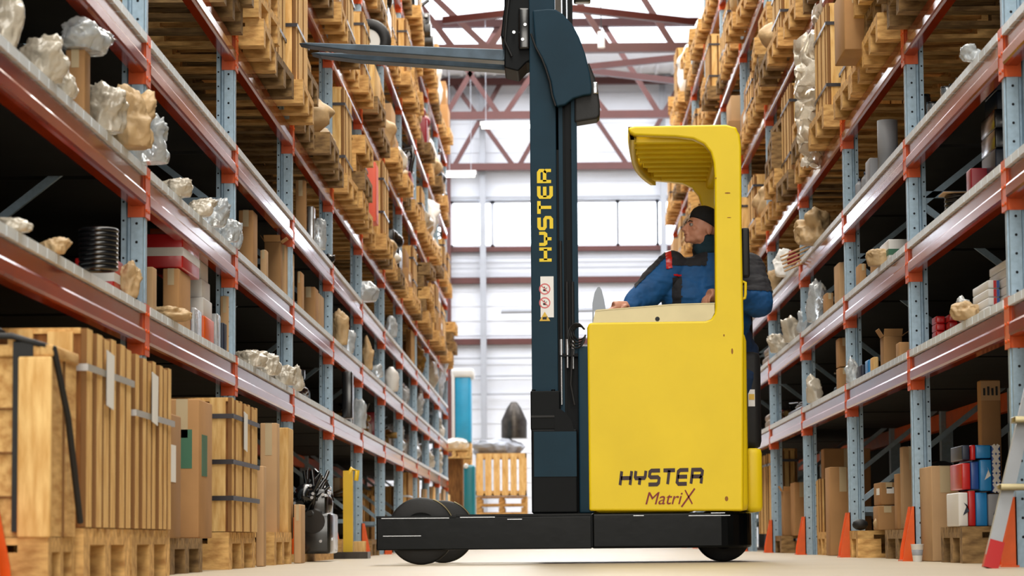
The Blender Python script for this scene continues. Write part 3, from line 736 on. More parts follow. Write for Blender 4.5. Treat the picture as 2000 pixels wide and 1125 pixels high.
# lower mast block and cover
o = MB().box(P(1030, 0, YN).x, P(1087, 0, YN).x, YN+.02, YN+.20, P(0, 848, YN).z, P(0, 772, YN).z).build('carriage_block', M_SLATED, TR); bev(o, .006)
MB().box(P(1031, 0, YN).x, P(1082, 0, YN).x, YN+.014, YN+.03, P(0, 824, YN).z, P(0, 820, YN).z).build('block_joint', M_BLACK, TR)
for px_ in (1036, 1074): MB().cyl((P(px_, 0, YN).x, YN+.06, P(0, 773, YN).z), .012, .012, 'Z', 6).build('bolt_head', M_SLATED, TR)
cp = [(1083, 797), (1095, 799), (1107, 808), (1117, 822), (1123, 848), (1083, 848)]
MB().prism([pz(a_, b_) for a_, b_ in cp], YN+.01, YN+.03, 'XZ').build('chain_cover', M_SLATED, TR)
o = MB().box(P(1031, 0, YN).x, P(1120, 0, YN).x, YN+.012, YN+.24, Zc1+.002, P(0, 847, YN).z).build('reach_carriage', M_SLATED, TR); bev(o, .01)
MB().box(P(1036, 0, YN).x, P(1118, 0, YN).x, YN+.006, YN+.013, P(0, 940, YN).z, P(0, 852, YN).z).build('guard_plate', M_SLATE, TR)
MB().box(P(1000, 0, YN).x+.1, P(1120, 0, YN).x, YN+.3, YF-.03, Zc1+.002, P(0, 870, YN).z).build('cross_frame', M_BLACKG, TR)
# cable loops
for i in range(4):
    cx, cz = pz(1126+2*i, 655-2*i); rx, rz_ = .045-.004*i, .065-.010*i
    MB().tube([(cx+rx*math.cos(t*PI/10), YN+.02+.01*i+.01*math.sin(t), cz+rz_*math.sin(t*PI/10)) for t in range(2, 20)], .0045, 6).build('cable', M_BLACK, TR)
x_, z_ = pz(1120, 720); 
MB().tube([(P(1112, 0, YN).x, YN+.03, P(0, 690, YN).z), (P(1108, 0, YN).x, YN+.02, P(0, 760, YN).z), (P(1115, 0, YN).x, YN+.02, P(0, 800, YN).z)], .006, 8).build('cable', M_BLACK, TR)
# curved upper cover and end housing
cv = [(1036, -60), (1036, 60), (1046, 92), (1058, 112), (1067, 132), (1076, 160), (1080, 185), (1087, 208), (1104, 204), (1120, 192), (1140, 186), (1155, 184), (1156, 170), (1152, 142), (1143, 105), (1131, 72), (1117, 46), (1098, 26), (1085, 18), (1070, 17), (1070, -60)]
cv = [(1040, 20)] + cv[2:-2] + [(1070, 17)]
o = MB().prism([pz(a_, b_) for a_, b_ in cv], YN+.0, YN+.045, 'XZ').build('hose_cover', M_SLATE, TR); bev(o, .008); 
e_ = MB()
edge = [(1037, 66), (1046, 92), (1058, 114), (1066, 134), (1074, 160), (1078, 185), (1085, 207)]
e_.tube([Vector((pz(a_, b_)[0], YN-.002, pz(a_, b_)[1])) for a_, b_ in edge], .006, 8); e_.build('cover_seam', M_BLACK, TR)
hp = [(1122, 182), (1150, 120), (1162, 150), (1168, 172), (1172, 205), (1172, 226), (1166, 231), (1130, 237), (1122, 238)]
o = MB().prism([pz(a_, b_, YN+.04) for a_, b_ in hp], YN+.05, YN+.2, 'XZ').build('roller_housing', M_BLACK, TR); bev(o, .012)
MB().bevbox(P(1156, 0, YN+.04).x, P(1166, 0, YN+.04).x, YN+.04, YN+.10, P(0, 190, YN).z, P(0, 167, YN).z, .006).build('housing_glint', M_STEEL, TR)  # bright steel piece standing in for a highlight on the housing
# lamp at the top
x_, z_ = pz(1128, 8, YN+.1); MB().bevbox(x_-.02, x_+.07, YN+.08, YN+.16, P(0, 14, YN+.1).z, P(0, -3, YN+.1).z, .01).build('mast_lamp', M_BLACKG, TR)
MB().bevbox(x_-.018, x_+.03, YN+.078, YN+.15, P(0, -2, YN+.1).z, P(0, -12, YN+.1).z, .01).build('red_lens', M_RED, TR)
# fork carriage and forks
cg = [(985, -60), (985, 12), (978, 70), (985, 78), (985, 132), (1012, 139), (1028, 122), (1037, 118), (1037, -60)]
o = MB().prism([pz(a_, b_, YN+.1) for a_, b_ in cg], YN+.10, YN+.42, 'XZ').build('fork_carriage', M_SLATED, TR); bev(o, .008)
MB().bevbox(P(1012, 0, YN).x, P(1034, 0, YN).x, YN+.05, YN+.12, P(0, 100, YN).z, P(0, 20, YN).z, .01).build('side_shift_block', M_BLACKG, TR)
for (a_, b_) in ((1025, 45), (1020, 74), (1003, 60)): MB().cyl((P(a_, 0, YN).x, YN+.035, P(a_, b_, YN).z), .009, .02, 'Y', 12).build('bolt_head', M_STEEL, TR)
MB().tube([P(996, -20, YN+.08), P(990, 30, YN+.07), P(986, 80, YN+.08), P(1000, 110, YN+.08)], .007, 8).build('carriage_hose', M_BLACK, TR)
MB().bevbox(P(979, 0, YN+.2).x, P(1001, 0, YN+.2).x, YN+.06, YN+.14, P(0, 8, YN+.2).z, P(0, -10, YN+.2).z, .008).build('yellow_cap', M_YELF, TR)
def fork(Y, tipx, tipy, hx, hy0, hy1, m_):
    pts_t = [(tipx, tipy), (tipx+14, tipy-1.5), (hx, hy0)]
    pts_b = [(hx, hy1), (tipx+95, tipy+14), (tipx+20, tipy+5)]
    poly = [pz(a_, b_, Y) for a_, b_ in pts_t+pts_b]
    o = MB().prism(poly, Y-.055, Y+.055, 'XZ').build('fork', m_, TR); bev(o, .006)
    h0, h1 = P(hx, hy0-70, Y).z, P(hx, hy1, Y).z
    hp_ = [(hx-3, hy0-68), (hx-3, hy0), (hx-6, hy1), (hx+22, hy1), (hx+22, hy0-68)]
    o2 = MB().prism([pz(a_, b_, Y) for a_, b_ in hp_], Y-.055, Y+.055, 'XZ').build('fork_heel', m_, o); bev(o2, .01)
M_FORK = mat('worn_fork_steel', (60, 74, 86), rough=.35, metal=.5, var=.35, scale=10)
fork(YN+.17, 585, 88, 985, 100, 123, M_FORK)
fork(YN+.40, 608, 107, 990, 118, 141, M_FORK)
# overhead guard
gx0, gx1 = P(1240, 0, YN).x, P(1392, 0, YN).x
n = 9
def gz(Y): 
    t_ = (Y-YN)/(YF-YN); return 2.262*(1-t_)+2.185*t_
for i in range(n):
    ya = YN+.09+i*(1.07/n); yb = ya+1.07/n-.006
    t_ = (i/(n-1))
    xs_ = P(1240+3*t_*8, 300, YN).x + .12*t_**3
    xe_ = gx1+.02
    z = gz(ya)
    o = MB(); o.prism([(ya, z+.012), (ya, z-.020), (ya+.012, z-.027), (yb-.02, z-.012), (yb, z+.0), (yb, z+.012)], xs_, xe_, 'YZ')
    o.build('guard_slat', M_YELF, TR)
# rim around the left end and top cover
path = []
for i in range(13):
    t_ = i/12; Y = YN+.03+t_*1.17; path.append((P(1229, 0, YN).x + .02*t_ + .13*t_**3.2, Y, gz(Y)))
rb = MB()
for i in range(len(path)-1):
    (xa_, ya, za), (xb_, yb, zb) = path[i], path[i+1]
    vs_ = [(xa_, ya, za-.02), (xa_-.012, ya, za+.05), (xa_+.03, ya, za+.05), (xa_+.03, ya, za-.02), (xb_, yb, zb-.02), (xb_-.012, yb, zb+.05), (xb_+.03, yb, zb+.05), (xb_+.03, yb, zb-.02)]
    rb.add(vs_, [(0, 1, 5, 4), (1, 2, 6, 5), (2, 3, 7, 6), (3, 0, 4, 7)], 0, True)
rb.build('guard_rim', M_YELF, TR)
xe = P(1449, 0, YN).x
b = MB(); b.prism([(YN+.05, 2.295), (YF-.02, 2.22), (YF-.02, 2.235), (YN+.05, 2.31)], gx0+.06, xe-.12, 'YZ'); b.build('guard_top_plate', M_YELF, TR)
# rear cross member (right side of roof), far pillar and far rail
o = MB().prism([(YN+.03, 2.20), (YF, 2.12), (YF, 2.24), (YN+.03, 2.31)], gx1+.02, xe-.03, 'YZ').build('guard_rear_beam', M_YELF, TR); bev(o, .02)
fo = [(a_, b_) for a_, b_ in out[7:]]
Xs = [(P(a_, b_, YN)) for a_, b_ in out]
far = [(v.x, v.z) for v in Xs]
fpoly = [far[7]] + far[8:23] + [(far[23][0], far[23][1])]
fpoly = [(max(x, P(1275, 0, YN).x) if z > 1.9 else x, z) for x, z in fpoly]
fpoly = [(x, z-(.075 if z > 1.9 else 0)) for x, z in fpoly]
o = MB().prism(fpoly, YF-.07, YF, 'XZ').build('far_pillar', M_YELF, TR); bev(o, .02)
# lettering
def ribbon(mb, pts, wd, ux, uz, org, y, shear=0.0):
    """thick polyline with mitred joints in the plane; pts in letter units"""
    P2 = [Vector((p[0]+shear*p[1], p[1])) for p in pts]; n = len(P2); L_, R2 = [], []
    for i, p in enumerate(P2):
        d1 = (P2[i]-P2[i-1]).normalized() if i > 0 else (P2[1]-P2[0]).normalized()
        d2 = (P2[i+1]-P2[i]).normalized() if i < n-1 else d1
        n1, n2 = Vector((-d1.y, d1.x)), Vector((-d2.y, d2.x)); mN = (n1+n2)
        mN = mN.normalized() if mN.length > 1e-6 else n1
        k = wd/2/max(.45, mN.dot(n1)); L_.append(p+mN*k); R2.append(p-mN*k)
    T3 = lambda q: (org[0]+ux[0]*q.x+uz[0]*q.y, y, org[1]+ux[1]*q.x+uz[1]*q.y)
    vs_ = [T3(q) for q in L_+R2]
    mb.add(vs_, [(i, i+1, n+i+1, n+i) for i in range(n-1)])
LET = {  # cell 0..1 wide, 0..1 high (stroke centre lines)
 'H': [[(0, 0), (0, 1)], [(1, 0), (1, 1)], [(0, .5), (1, .5)]],
 'Y': [[(0, 1), (0, .58), (.08, .48), (.92, .48), (1, .58), (1, 1)], [(.5, .48), (.5, 0)]],
 'S': [[(1, 1), (.15, 1), (0, .9), (0, .62), (.15, .52), (.85, .52), (1, .42), (1, .12), (.85, 0), (0, 0)]],
 'T': [[(-.08, 1), (1.08, 1)], [(.5, 1), (.5, 0)]],
 'E': [[(1, 1), (.18, 1), (0, .88), (0, .14), (.18, 0), (1, 0)], [(0, .52), (.95, .52)]],
 'R': [[(0, 0), (0, 1), (.82, 1), (1, .88), (1, .64), (.85, .52), (0, .52)], [(.8, .52), (1, .38), (1, 0)]]}
def word(name, txt, org, ux, uz, y, m_, shear, wd, adv=1.42):
    mb = MB()
    for i, ch in enumerate(txt):
        for st in LET[ch]:
            q = [(p[0]+i*adv, p[1]) for p in st]
            ribbon(mb, q, wd, ux, uz, org, y-.0004*0, shear)
    # small y offsets so strokes never coincide
    for j in range(0, len(mb.v)): pass
    return mb.build(name, m_, TR)
M_LET = mat('dark_lettering', (44, 18, 26), rough=.5); M_LETR = mat('red_lettering', (128, 22, 28), rough=.5)
a_, c_ = P(1209, 947, YN), P(1373, 919, YN)
cw = (P(1371, 933, YN).x-P(1210, 933, YN).x)/(5*1.42+1+.15); chh = P(0, 920.5, YN).z-P(0, 947.5, YN).z
tilt = -(.0067)
word('brand_lettering', 'HYSTER', (P(1211, 946, YN).x, P(1211, 947.5, YN).z), (cw, cw*.012), (0, chh), YN-.0015, M_LET, .18, .285)
ch_ = (P(0, 333, YM).z-P(0, 508, YM).z)/(5*1.42+1); hh_ = P(1077, 400, YM).x-P(1053, 400, YM).x
word('mast_lettering', 'HYSTER', (P(1077.5, 506, YM).x, P(1077, 508, YM).z), (0, ch_), (-hh_, 0), YM-.0015, M_YELF, 0, .285)
def text(name, body, size, loc, m_, shear=0.0, scx=1.0):
    cu = bpy.data.curves.new('t', 'FONT'); cu.body = body; cu.size = size; cu.shear = shear; cu.extrude = 0.0008; cu.space_character = .98
    ob = bpy.data.objects.new('t', cu); COL.objects.link(ob)
    dg = bpy.context.evaluated_depsgraph_get(); dg.update()
    me = bpy.data.meshes.new_from_object(ob.evaluated_get(dg)); bpy.data.objects.remove(ob)
    for v in me.vertices: v.co = Vector((loc[0]+v.co.x*scx, loc[1]-v.co.z, loc[2]+v.co.y)) - TR.location
    me.materials.clear(); me.materials.append(m_)
    o = bpy.data.objects.new(name, me); COL.objects.link(o); o.parent = TR; return o
sz = .093
text('model_lettering', 'Matri', sz, (P(1258, 985, YN).x, YN-.0015, P(1258, 985, YN).z), M_LETR, .28, .98)
s = MB()
for q0, q1, w1 in (((1331, 990), (1357, 954), .0085), ((1338, 957), (1352, 984), .007)):
    s.bar(P(q0[0], q0[1], YN-.0015), P(q1[0], q1[1], YN-.0015), w1, .001)
s.build('model_lettering', M_LETR, TR)
# mast sticker: two prohibition signs and a warning triangle
st = MB().box(P(1051, 0, YM).x, P(1076.5, 0, YM).x, YM-.002, YM-.0005, P(0, 629, YM).z, P(0, 549, YM).z).build('safety_sticker', M_PAPER, TR)
for py_ in (564.5, 591.5):
    x_, z_ = pz(1064, py_, YM); mb = MB(); R1, R0 = .030, .0235; n = 28
    vs_ = [(x_+r_*math.cos(2*PI*k/n), YM-.0028, z_+r_*math.sin(2*PI*k/n)) for r_ in (R1, R0) for k in range(n)]
    mb.add(vs_, [(k, (k+1) % n, n+(k+1) % n, n+k) for k in range(n)])
    mb.bar((x_-.019, YM-.0028, z_+.019), (x_+.019, YM-.0028, z_-.019), .005, .0004)
    mb.build('prohibition_ring', M_RED, st)
    g = MB(); g.ell((x_-.002, YM-.0022, z_+.009), .004, .0006, .004, sub=1); g.box(x_-.008, x_+.008, YM-.0026, YM-.002, z_-.012, z_-.002); g.bar((x_-.01, YM-.0024, z_-.006), (x_+.012, YM-.0024, z_+.006), .003, .0005)
    g.build('sign_figure', M_BLACK, st)
x_, z_ = pz(1064, 619, YM); mb = MB(); mb.add([(x_-.029, YM-.0028, z_-.022), (x_+.029, YM-.0028, z_-.022), (x_, YM-.0028, z_+.028)], [(0, 1, 2)]); mb.build('warning_triangle', M_YEL, st)
mb = MB(); mb.box(x_-.012, x_+.010, YM-.0034, YM-.003, z_-.014, z_-.004); mb.bar((x_-.012, YM-.0033, z_-.003), (x_+.014, YM-.0033, z_-.001), .004, .0004); mb.build('sign_figure', M_BLACK, st)

# ------------------------------------------------------------------ driver
def remesh(name, parts, m_, vox, parent=None, loc=None, smooth_it=6, disp=None):
    """parts: MB with overlapping closed shapes, fused into one continuous skin"""
    off = wloc(parent) if parent is not None else Vector(loc)
    me = bpy.data.meshes.new('t'); me.from_pydata([(v[0]-off.x, v[1]-off.y, v[2]-off.z) for v in parts.v], [], parts.f)
    ob = bpy.data.objects.new('t', me); COL.objects.link(ob)
    r_ = ob.modifiers.new('r', 'REMESH'); r_.mode = 'VOXEL'; r_.voxel_size = vox; r_.use_smooth_shade = True
    s_ = ob.modifiers.new('s', 'SMOOTH'); s_.iterations = smooth_it; s_.factor = .5
    dg = bpy.context.evaluated_depsgraph_get(); dg.update()
    m2 = bpy.data.meshes.new_from_object(ob.evaluated_get(dg)); bpy.data.objects.remove(ob)
    if disp:
        m2.update()
        nr = [v.normal.copy() for v in m2.vertices]
        for v, n_ in zip(m2.vertices, nr):
            p_ = v.co
            v.co = p_ + n_*disp*(noise.noise(Vector((p_.x*7, p_.y*7, p_.z*16)))*1.0 + .5*abs(noise.noise(Vector((p_.x*20, p_.y*20, p_.z*34)))))
    m2.polygons.foreach_set('use_smooth', [True]*len(m2.polygons))
    m2.materials.clear(); m2.materials.append(m_)
    o = bpy.data.objects.new(name, m2); COL.objects.link(o)
    if parent is not None: o.parent = parent
    else: o.location = off
    return o
def cap(mb, a, b, ra, rb, n=14):
    a, b = Vector(a), Vector(b); mb.tube([a, a.lerp(b, .33), a.lerp(b, .66), b], [ra, ra*.67+rb*.33, ra*.33+rb*.67, rb], n); mb.ell(a, ra, ra, ra); mb.ell(b, rb, rb, rb)
DY = 13.52
def D(px, py, dy=0): return P(px, py, DY+dy)
hip = D(1425, 690, .12); chest = D(1398, 566, .04); neck = D(1386, 478, .02); 
shR = D(1313, 524, -.02); shL = D(1462, 528, .12)
elR = D(1262, 578, -.08); wrR = D(1228, 598, -.18)
elL = D(1478, 590, -.05); wrL = D(1412, 578, -.22)
head = D(1372, 447, 0)     # centre of skull
base = Vector((hip.x, hip.y, .30))
# head: faces the left of the picture, turned a little to the camera, tilted up
yaw = math.radians(-68); 
HR = Matrix.Rotation(math.radians(-66), 3, 'Z') @ Matrix.Rotation(math.radians(12), 3, 'X')   # local -Y is the face direction
HR = Matrix.Rotation(math.radians(-70), 3, 'Z') @ Matrix.Rotation(math.radians(-12), 3, 'X')
def hd(x, y, z): return head + HR @ Vector((x, y, z))
sk = MB()
def E(c, rx, ry, rz, sub=3): sk.ell(hd(*c), rx, ry, rz, sub=sub, rot=HR)
E((0, .005, .018), .073, .090, .082)          # cranium
E((0, -.030, -.022), .058, .060, .070)        # face mass
E((0, -.050, -.070), .034, .034, .026)        # jaw
E((0, -.076, -.084), .019, .016, .016, 2)     # chin
E((.034, -.012, -.058), .022, .040, .026, 2); E((-.034, -.012, -.058), .022, .040, .026, 2)
E((0, -.082, .018), .046, .013, .012, 2)      # brow
sk.tube([hd(0, -.086, .010), hd(0, -.100, -.012), hd(0, -.112, -.030)], [.008, .010, .0125], 10)
E((0, -.110, -.032), .012, .012, .009, 2); E((.011, -.100, -.034), .008, .009, .007, 2); E((-.011, -.100, -.034), .008, .009, .007, 2)
E((0, -.088, -.052), .022, .012, .006, 2); E((0, -.086, -.062), .019, .011, .006, 2)
E((.040, -.064, -.018), .018, .016, .014, 2); E((-.040, -.064, -.018), .018, .016, .014, 2)
for sx_ in (1, -1):
    E((.074*sx_, .012, -.012), .008, .019, .031, 2)
cap(sk, hd(0, .012, -.05), neck+Vector((0, .02, -.05)), .056, .060)
# torso core and arms under the jacket
cap(sk, neck+Vector((0, .02, -.06)), chest, .07, .13); cap(sk, chest, hip, .13, .13)
for a_, b_, c_ in ((shR, elR, wrR), (shL, elL, wrL)):
    cap(sk, a_, b_, .050, .042); cap(sk, b_, c_, .040, .027)
kneeR, kneeL = D(1405, 735, -.10), D(1450, 745, -.02)
ankR, ankL = D(1412, 865, .02), D(1452, 860, .1)
for a_, b_, c_ in ((hip+Vector((-.08, -.02, 0)), kneeR, ankR), (hip+Vector((.07, .02, 0)), kneeL, ankL)):
    cap(sk, a_, b_, .075, .055); cap(sk, b_, c_, .052, .038)
# hands
def hand(w0, d, side, curl, thumb_dir):
    d = d.normalized(); up = Vector((0, 0, 1)); lat = d.cross(up).normalized()*side
    palm = w0 + d*.045
    sk.tube([w0-d*.02, w0+d*.02, palm+d*.02, palm+d*.045], [.026, .031, .038, .036], 12)
    sk.ell(palm, .036, .040, .022, sub=2)
    for i, (off, L_) in enumerate(((-.028, .070), (-.009, .080), (.010, .074), (.028, .058))):
        b0 = palm + d*.035 + lat*off
        d1 = (d*math.cos(curl)-up*math.sin(curl)); d2 = (d*math.cos(curl*2.2)-up*math.sin(curl*2.2)); d3 = (d*math.cos(curl*3.1)-up*math.sin(curl*3.1))
        p1 = b0+d1*L_*.45; p2 = p1+d2*L_*.32; p3 = p2+d3*L_*.23
        sk.tube([b0, p1, p2, p3], [.0098, .0092, .0085, .0068], 8); sk.ell(p1, .0098, .0098, .0098, sub=1); sk.ell(p3, .0068, .0068, .0068, sub=1)
    t0 = w0 + d*.022 - lat*.026; t1 = t0 + (d*.5-lat*.8)*.035; t2 = t1+(d*.9-lat*.1-up*.3).normalized()*.030
    sk.tube([t0, t1, t2], [.013, .0105, .008], 8); sk.ell(t2, .008, .008, .008, sub=1)
hand(wrR, Vector((-.085, -.03, -.012)), 1, .22, 0)
hand(wrL, Vector((-.07, -.04, .0)), -1, .55, 0)
person = remesh('person', sk, M_SKIN, .0055, None, base, 4)
tag(person, 'person in black beanie and blue work jacket driving the truck, looking up left', 'person')
person['label'] = 'person in black beanie and blue work jacket driving the truck, looking up left'
# jacket
jk = MB()
cap(jk, neck+Vector((0, .03, -.045)), chest, .100, .178, 20); cap(jk, chest, D(1408, 640, .08), .178, .168, 20)
jk.ell((shR+chest)/2+Vector((0, 0, .01)), .14, .12, .115, sub=3); jk.ell((shL+chest)/2+Vector((0, 0, .01)), .13, .12, .115, sub=3)
for a_, b_, c_ in ((shR, elR, wrR+(elR-wrR)*.18), (shL, elL, wrL+(elL-wrL)*.22)):
    cap(jk, a_, b_, .094, .084, 16); cap(jk, b_, c_, .084, .050, 16)
jk.ell(D(1345, 580, -.02), .15, .12, .13, sub=3); jk.ell(D(1398, 500, .08), .10, .09, .08, sub=3)
for q in range(3): jk.ell(shR.lerp(elR, .25+.28*q)+Vector((0, -.01, 0)), .088, .085, .07, sub=2)
o = remesh('work_jacket', jk, M_JACK, .008, person, None, 4, .016)
# black shoulder yoke, collar and red flashes follow the jacket surface
me = o.data; me.materials.append(M_JACKB); me.materials.append(M_RED)
off = wloc(o)
ztop = shR.z
for pgn in me.polygons:
    c_ = pgn.center+off; u_, v_ = proj(c_.x, c_.y, c_.z)
    pass
yk = MB()
def patch(name, m_, test, lift=.004, parent=None):
    """a cloth panel sewn on the jacket: copies the jacket faces inside the region and lifts them slightly"""
    idx = {}; vs_ = []; fs = []
    for pgn in me.polygons:
        c_ = pgn.center+off
        if test(c_):
            f = []
            for vi in pgn.vertices:
                if vi not in idx:
                    idx[vi] = len(vs_); v = me.vertices[vi]; vs_.append(v.co+off+v.normal*lift)
                f.append(idx[vi])
            fs.append(f)
    if not fs: return
    mb = MB(); mb.add(vs_, fs, 0, True); return mb.build(name, m_, person)
sL, sR = shL, shR
patch('shoulder_panel', M_JACKB, lambda c: c.z > shR.z+.005 and c.x > shR.x-.03 and c.x < neck.x-.02)
patch('shoulder_panel', M_JACKB, lambda c: c.x > neck.x+.15 and c.z > shL.z-.14)
patch('upper_sleeve_panel', M_JACKB, lambda c: c.x < shR.x-.03 and c.z > elR.z+.098+(c.x-elR.x)*1.0 and c.x > elR.x-.06)
patch('red_flash', M_RED, lambda c: shR.x-.035 < c.x < shR.x-.005 and c.z > shR.z-.015, .006)
patch('red_flash', M_RED, lambda c: shR.x+.0 < c.x < shR.x+.045 and abs(c.z-(shR.z-.050)) < .006 and c.y < chest.y, .006)
patch('front_placket', M_JACKB, lambda c: shR.x-.005 < c.x < shR.x+.045 and c.z < shR.z-.058 and c.y < chest.y, .003)
col = MB()
for i in range(3):
    col.torus(neck+Vector((.01, .02, -.035+.028*i)), .083-.004*i, .024, 'Z', 30, 10)
col.ell(neck+Vector((.06, .06, -.01)), .075, .07, .06); col.ell(neck+Vector((-.045, -.02, -.03)), .05, .05, .045)
remesh('collar', col, mat('dark_teal_collar', (12, 44, 56), rough=.9, bump=.4, bscale=30), .008, person, None, 3, .012)
hat = MB()
pr = [(0, .106), (.03, .104), (.055, .092), (.074, .070), (.084, .040), (.086, .010), (.083, -.002), (.079, -.002)]
vs_ = []; n = 36
for r_, z_ in reversed(pr):
    for k in range(n):
        a_ = 2*PI*k/n; vs_.append(hd(r_*.94*math.cos(a_), .012+r_*1.10*math.sin(a_), z_+.020+.030*math.sin(a_)*-.9*(1-z_/.12)))
hat.add(vs_, [(i*n+k, i*n+(k+1) % n, (i+1)*n+(k+1) % n, (i+1)*n+k) for i in range(len(pr)-1) for k in range(n)], 0, True)
hat.build('knitted_beanie', M_KNIT, person)
for sx_ in (1, -1):
    c_ = hd(.029*sx_, -.079, .000)
    ey = MB().ell(c_, .0105, .0105, .0105, sub=2).build('eye', mat('eye_white', (150, 140, 134), rough=.3), person)
    MB().ell(hd(.029*sx_, -.0862, .001), .0062, .0045, .0062, sub=2).build('iris', M_IRON, ey)
    MB().tube([hd((.029-.016)*sx_, -.0945, .017), hd(.029*sx_, -.0955, .021), hd((.029+.018)*sx_, -.085, .016)], .0028, 6).build('eyebrow', M_IRON, person)
mo = MB().tube([hd(-.018, -.0925, -.057), hd(0, -.0995, -.057), hd(.018, -.0925, -.057)], .0018, 6).build('lips', mat('lips', (150, 82, 74), rough=.5), person)
tr_ = MB()
for a_, b_, c_ in ((hip+Vector((-.08, -.02, 0)), kneeR, ankR), (hip+Vector((.07, .02, 0)), kneeL, ankL)):
    cap(tr_, a_, b_, .100, .080, 16); cap(tr_, b_, c_, .078, .066, 16)
cap(tr_, D(1405, 640, .08), hip, .155, .15)
remesh('trousers', tr_, M_NAVYT, .009, person, None, 3, .012)
for a_ in (ankR, ankL):
    bt = MB(); bt.bevbox(a_.x-.05, a_.x+.05, a_.y-.16, a_.y+.07, a_.z-.12, a_.z-.06, .02); cap(bt, a_+Vector((0, 0, .03)), a_+Vector((0, -.02, -.08)), .062, .055)
    remesh('boot', bt, M_BLACK, .008, person, None, 2)
MB().bevbox(P(1398, 0, YN+.2).x, P(1440, 0, YN+.2).x, YN+.1, YF-.1, Zc1+.002, min(ankR.z, ankL.z)-.122, .005).build('cab_floor', M_BLACK, TR)
MB().bevbox(P(1395, 0, YN+.6).x, P(1465, 0, YN+.6).x, YN+.72, YF-.05, P(0, 760, 13.9).z, P(0, 520, 13.9).z, .04).build('seat_back', M_BLACK, TR)
# ------------------------------------------------------------------ shelf and floor goods, left rack
random.seed(4)
def LB(z, pi, pc, pf, pyt, label, **k):
    X = k.pop('X', None); a = spec('L', z, pi, pc, pf, pyt, X); return carton(*a, label, sgn=1, **k)
def RB(z, pi, pc, pf, pyt, label, **k):
    X = k.pop('X', None); a = spec('R', z, pi, pc, pf, pyt, X); return carton(*a, label, sgn=-1, **k)
def bagp(side, z, px, py, wpx, hpx, ypx, label, over=0.0, **k):
    """bag whose picture centre is px, width wpx, height hpx; ypx is the px where its depth is read on the rack face"""
    X = (XL if side == 'L' else XR); Y = Yat(ypx, X, z); s = Y/F
    x = P(px, py, Y).x; w_ = wpx*s/2; h_ = hpx*s/2
    sg = 1 if side == 'L' else -1
    return bag((x, Y+k.pop('dy', 0.12), z), w_, k.pop('ry', w_*0.9), h_, label, **k)
D1, D2, D3, D4 = deck(1), deck(2), deck(3), LEV[3]+0.17
PZ = 0.144
# floor row
fx = -1.47
# near crate with horizontal planks and a black strap
cr = crate(-2.45, -1.49, 7.30, 7.66, PZ, 0.71, 'nearest wooden crate at lower left, horizontal planks and wide black strap', 'floor crates', m=M_PINEH, bw=0.34, straps=())
for z in (0.24, 0.36, 0.48, 0.6):
    pass
s = MB(); xs = P(46, 900, 7.29).x
s.box(xs-0.03, xs+0.03, 7.270, 7.273, 0.16, 0.722); s.box(xs-0.03, xs+0.03, 7.27, 7.66, 0.718, 0.722); s.build('black_strap', M_BLACK, cr)
s = MB()
for z in (0.26, 0.39, 0.52): s.box(-2.45, -1.53, 7.288, 7.296, z, z+0.006)
s.build('plank_joint', M_DARKW, cr)
s = MB(); s.bevbox(-2.46, -1.48, 7.275, 7.31, 0.675, 0.712, .008); s.bevbox(-1.52, -1.478, 7.27, 7.67, 0.675, 0.712, .008); s.build('edge_batten', M_PINEH, cr)
MB().bevbox(-1.58, -1.482, 7.262, 7.292, PZ, 0.675, .006).build('corner_post', M_PINE, cr)
tag(MB().tube([(-2.3, 7.28, 0.735), (-1.9, 7.27, 0.74), (-1.6, 7.27, 0.736), (-1.478, 7.28, 0.70), (-1.462, 7.42, 0.50), (-1.462, 7.62, 0.19)], 0.010, 8).build('rubber_strap', M_BLACK), 'black rubber strap slung over the nearest crate at lower left', 'strap')
bag((-1.95, 7.5, 0.722), .22, .14, .05, 'dark cloth cover lying on the nearest crate, lower left', m=M_BLACK, cat='cloth', name='cloth_cover')
pallet(-2.03, 7.48, 0, 'weathered wooden pallet under the nearest crate at lower left', 'floor pallets', sx=0.9, sy=0.5)
c1 = crate(-2.25, fx, 7.73, 8.57, PZ+0.03, 0.80, 'tall slatted pine crate, second from camera on left floor, white paper tag', 'floor crates', paper=True, bw=0.13, gap=0.045, straps=(0.80,), strapm=M_WSTRAP)
c2 = crate(-2.25, fx+.005, 8.60, 9.45, PZ+0.03, 0.785, 'tall slatted pine crate, third from camera on left floor, steel strap corner', 'floor crates', bw=0.13, gap=0.045, straps=(0.66,), strapm=M_WSTRAP, paper=True)
pallet(-2.03, 8.15, 0, 'pale wooden pallet under the second crate, left floor', 'floor pallets', sx=0.93, sy=1.05, sz=1.2)
pallet(-2.03, 9.03, 0, 'pale wooden pallet under the third crate, left floor', 'floor pallets', sx=0.93, sy=1.06, sz=1.2)
LB(PZ, 300, 326, 353, 805, 'narrow grey-brown cardboard box with white label, beside third floor crate, left', X=-1.50, lab=True, m=M_CARD)
LB(PZ, 322, 388, 414, 779, 'tall cardboard box with a green panel, left floor, behind slatted crates', X=-1.52, lab=True, labm=M_GREENP)
pallet(-2.08, 10.15, 0, 'old grey pallet under the cardboard boxes, left floor', 'floor pallets', sx=0.95, sy=1.1, old=True)
Y0 = Yat(452, -1.5, .2); Y1 = Yat(503, -1.5, .2)
crate(-2.2, -1.5, Y0, Y1, PZ+0.03, P(452, 776, Y0).z, 'slatted pine crate with two dark steel straps, left floor, beyond cardboard boxes', 'floor crates', paper=True, bw=0.10, gap=0.02, straps=(0.25, 0.52, 0.86))
pallet(-2.1, (Y0+Y1)/2, 0, 'wooden pallet under the strapped crate, left floor', 'floor pallets', sx=.98, sy=1.25, sz=1.2)
LB(0.001, 500, 515, 520, 910, 'thin pale board box standing on the floor after strapped crate, left', m=M_CARD2, X=-1.5, tape=False)
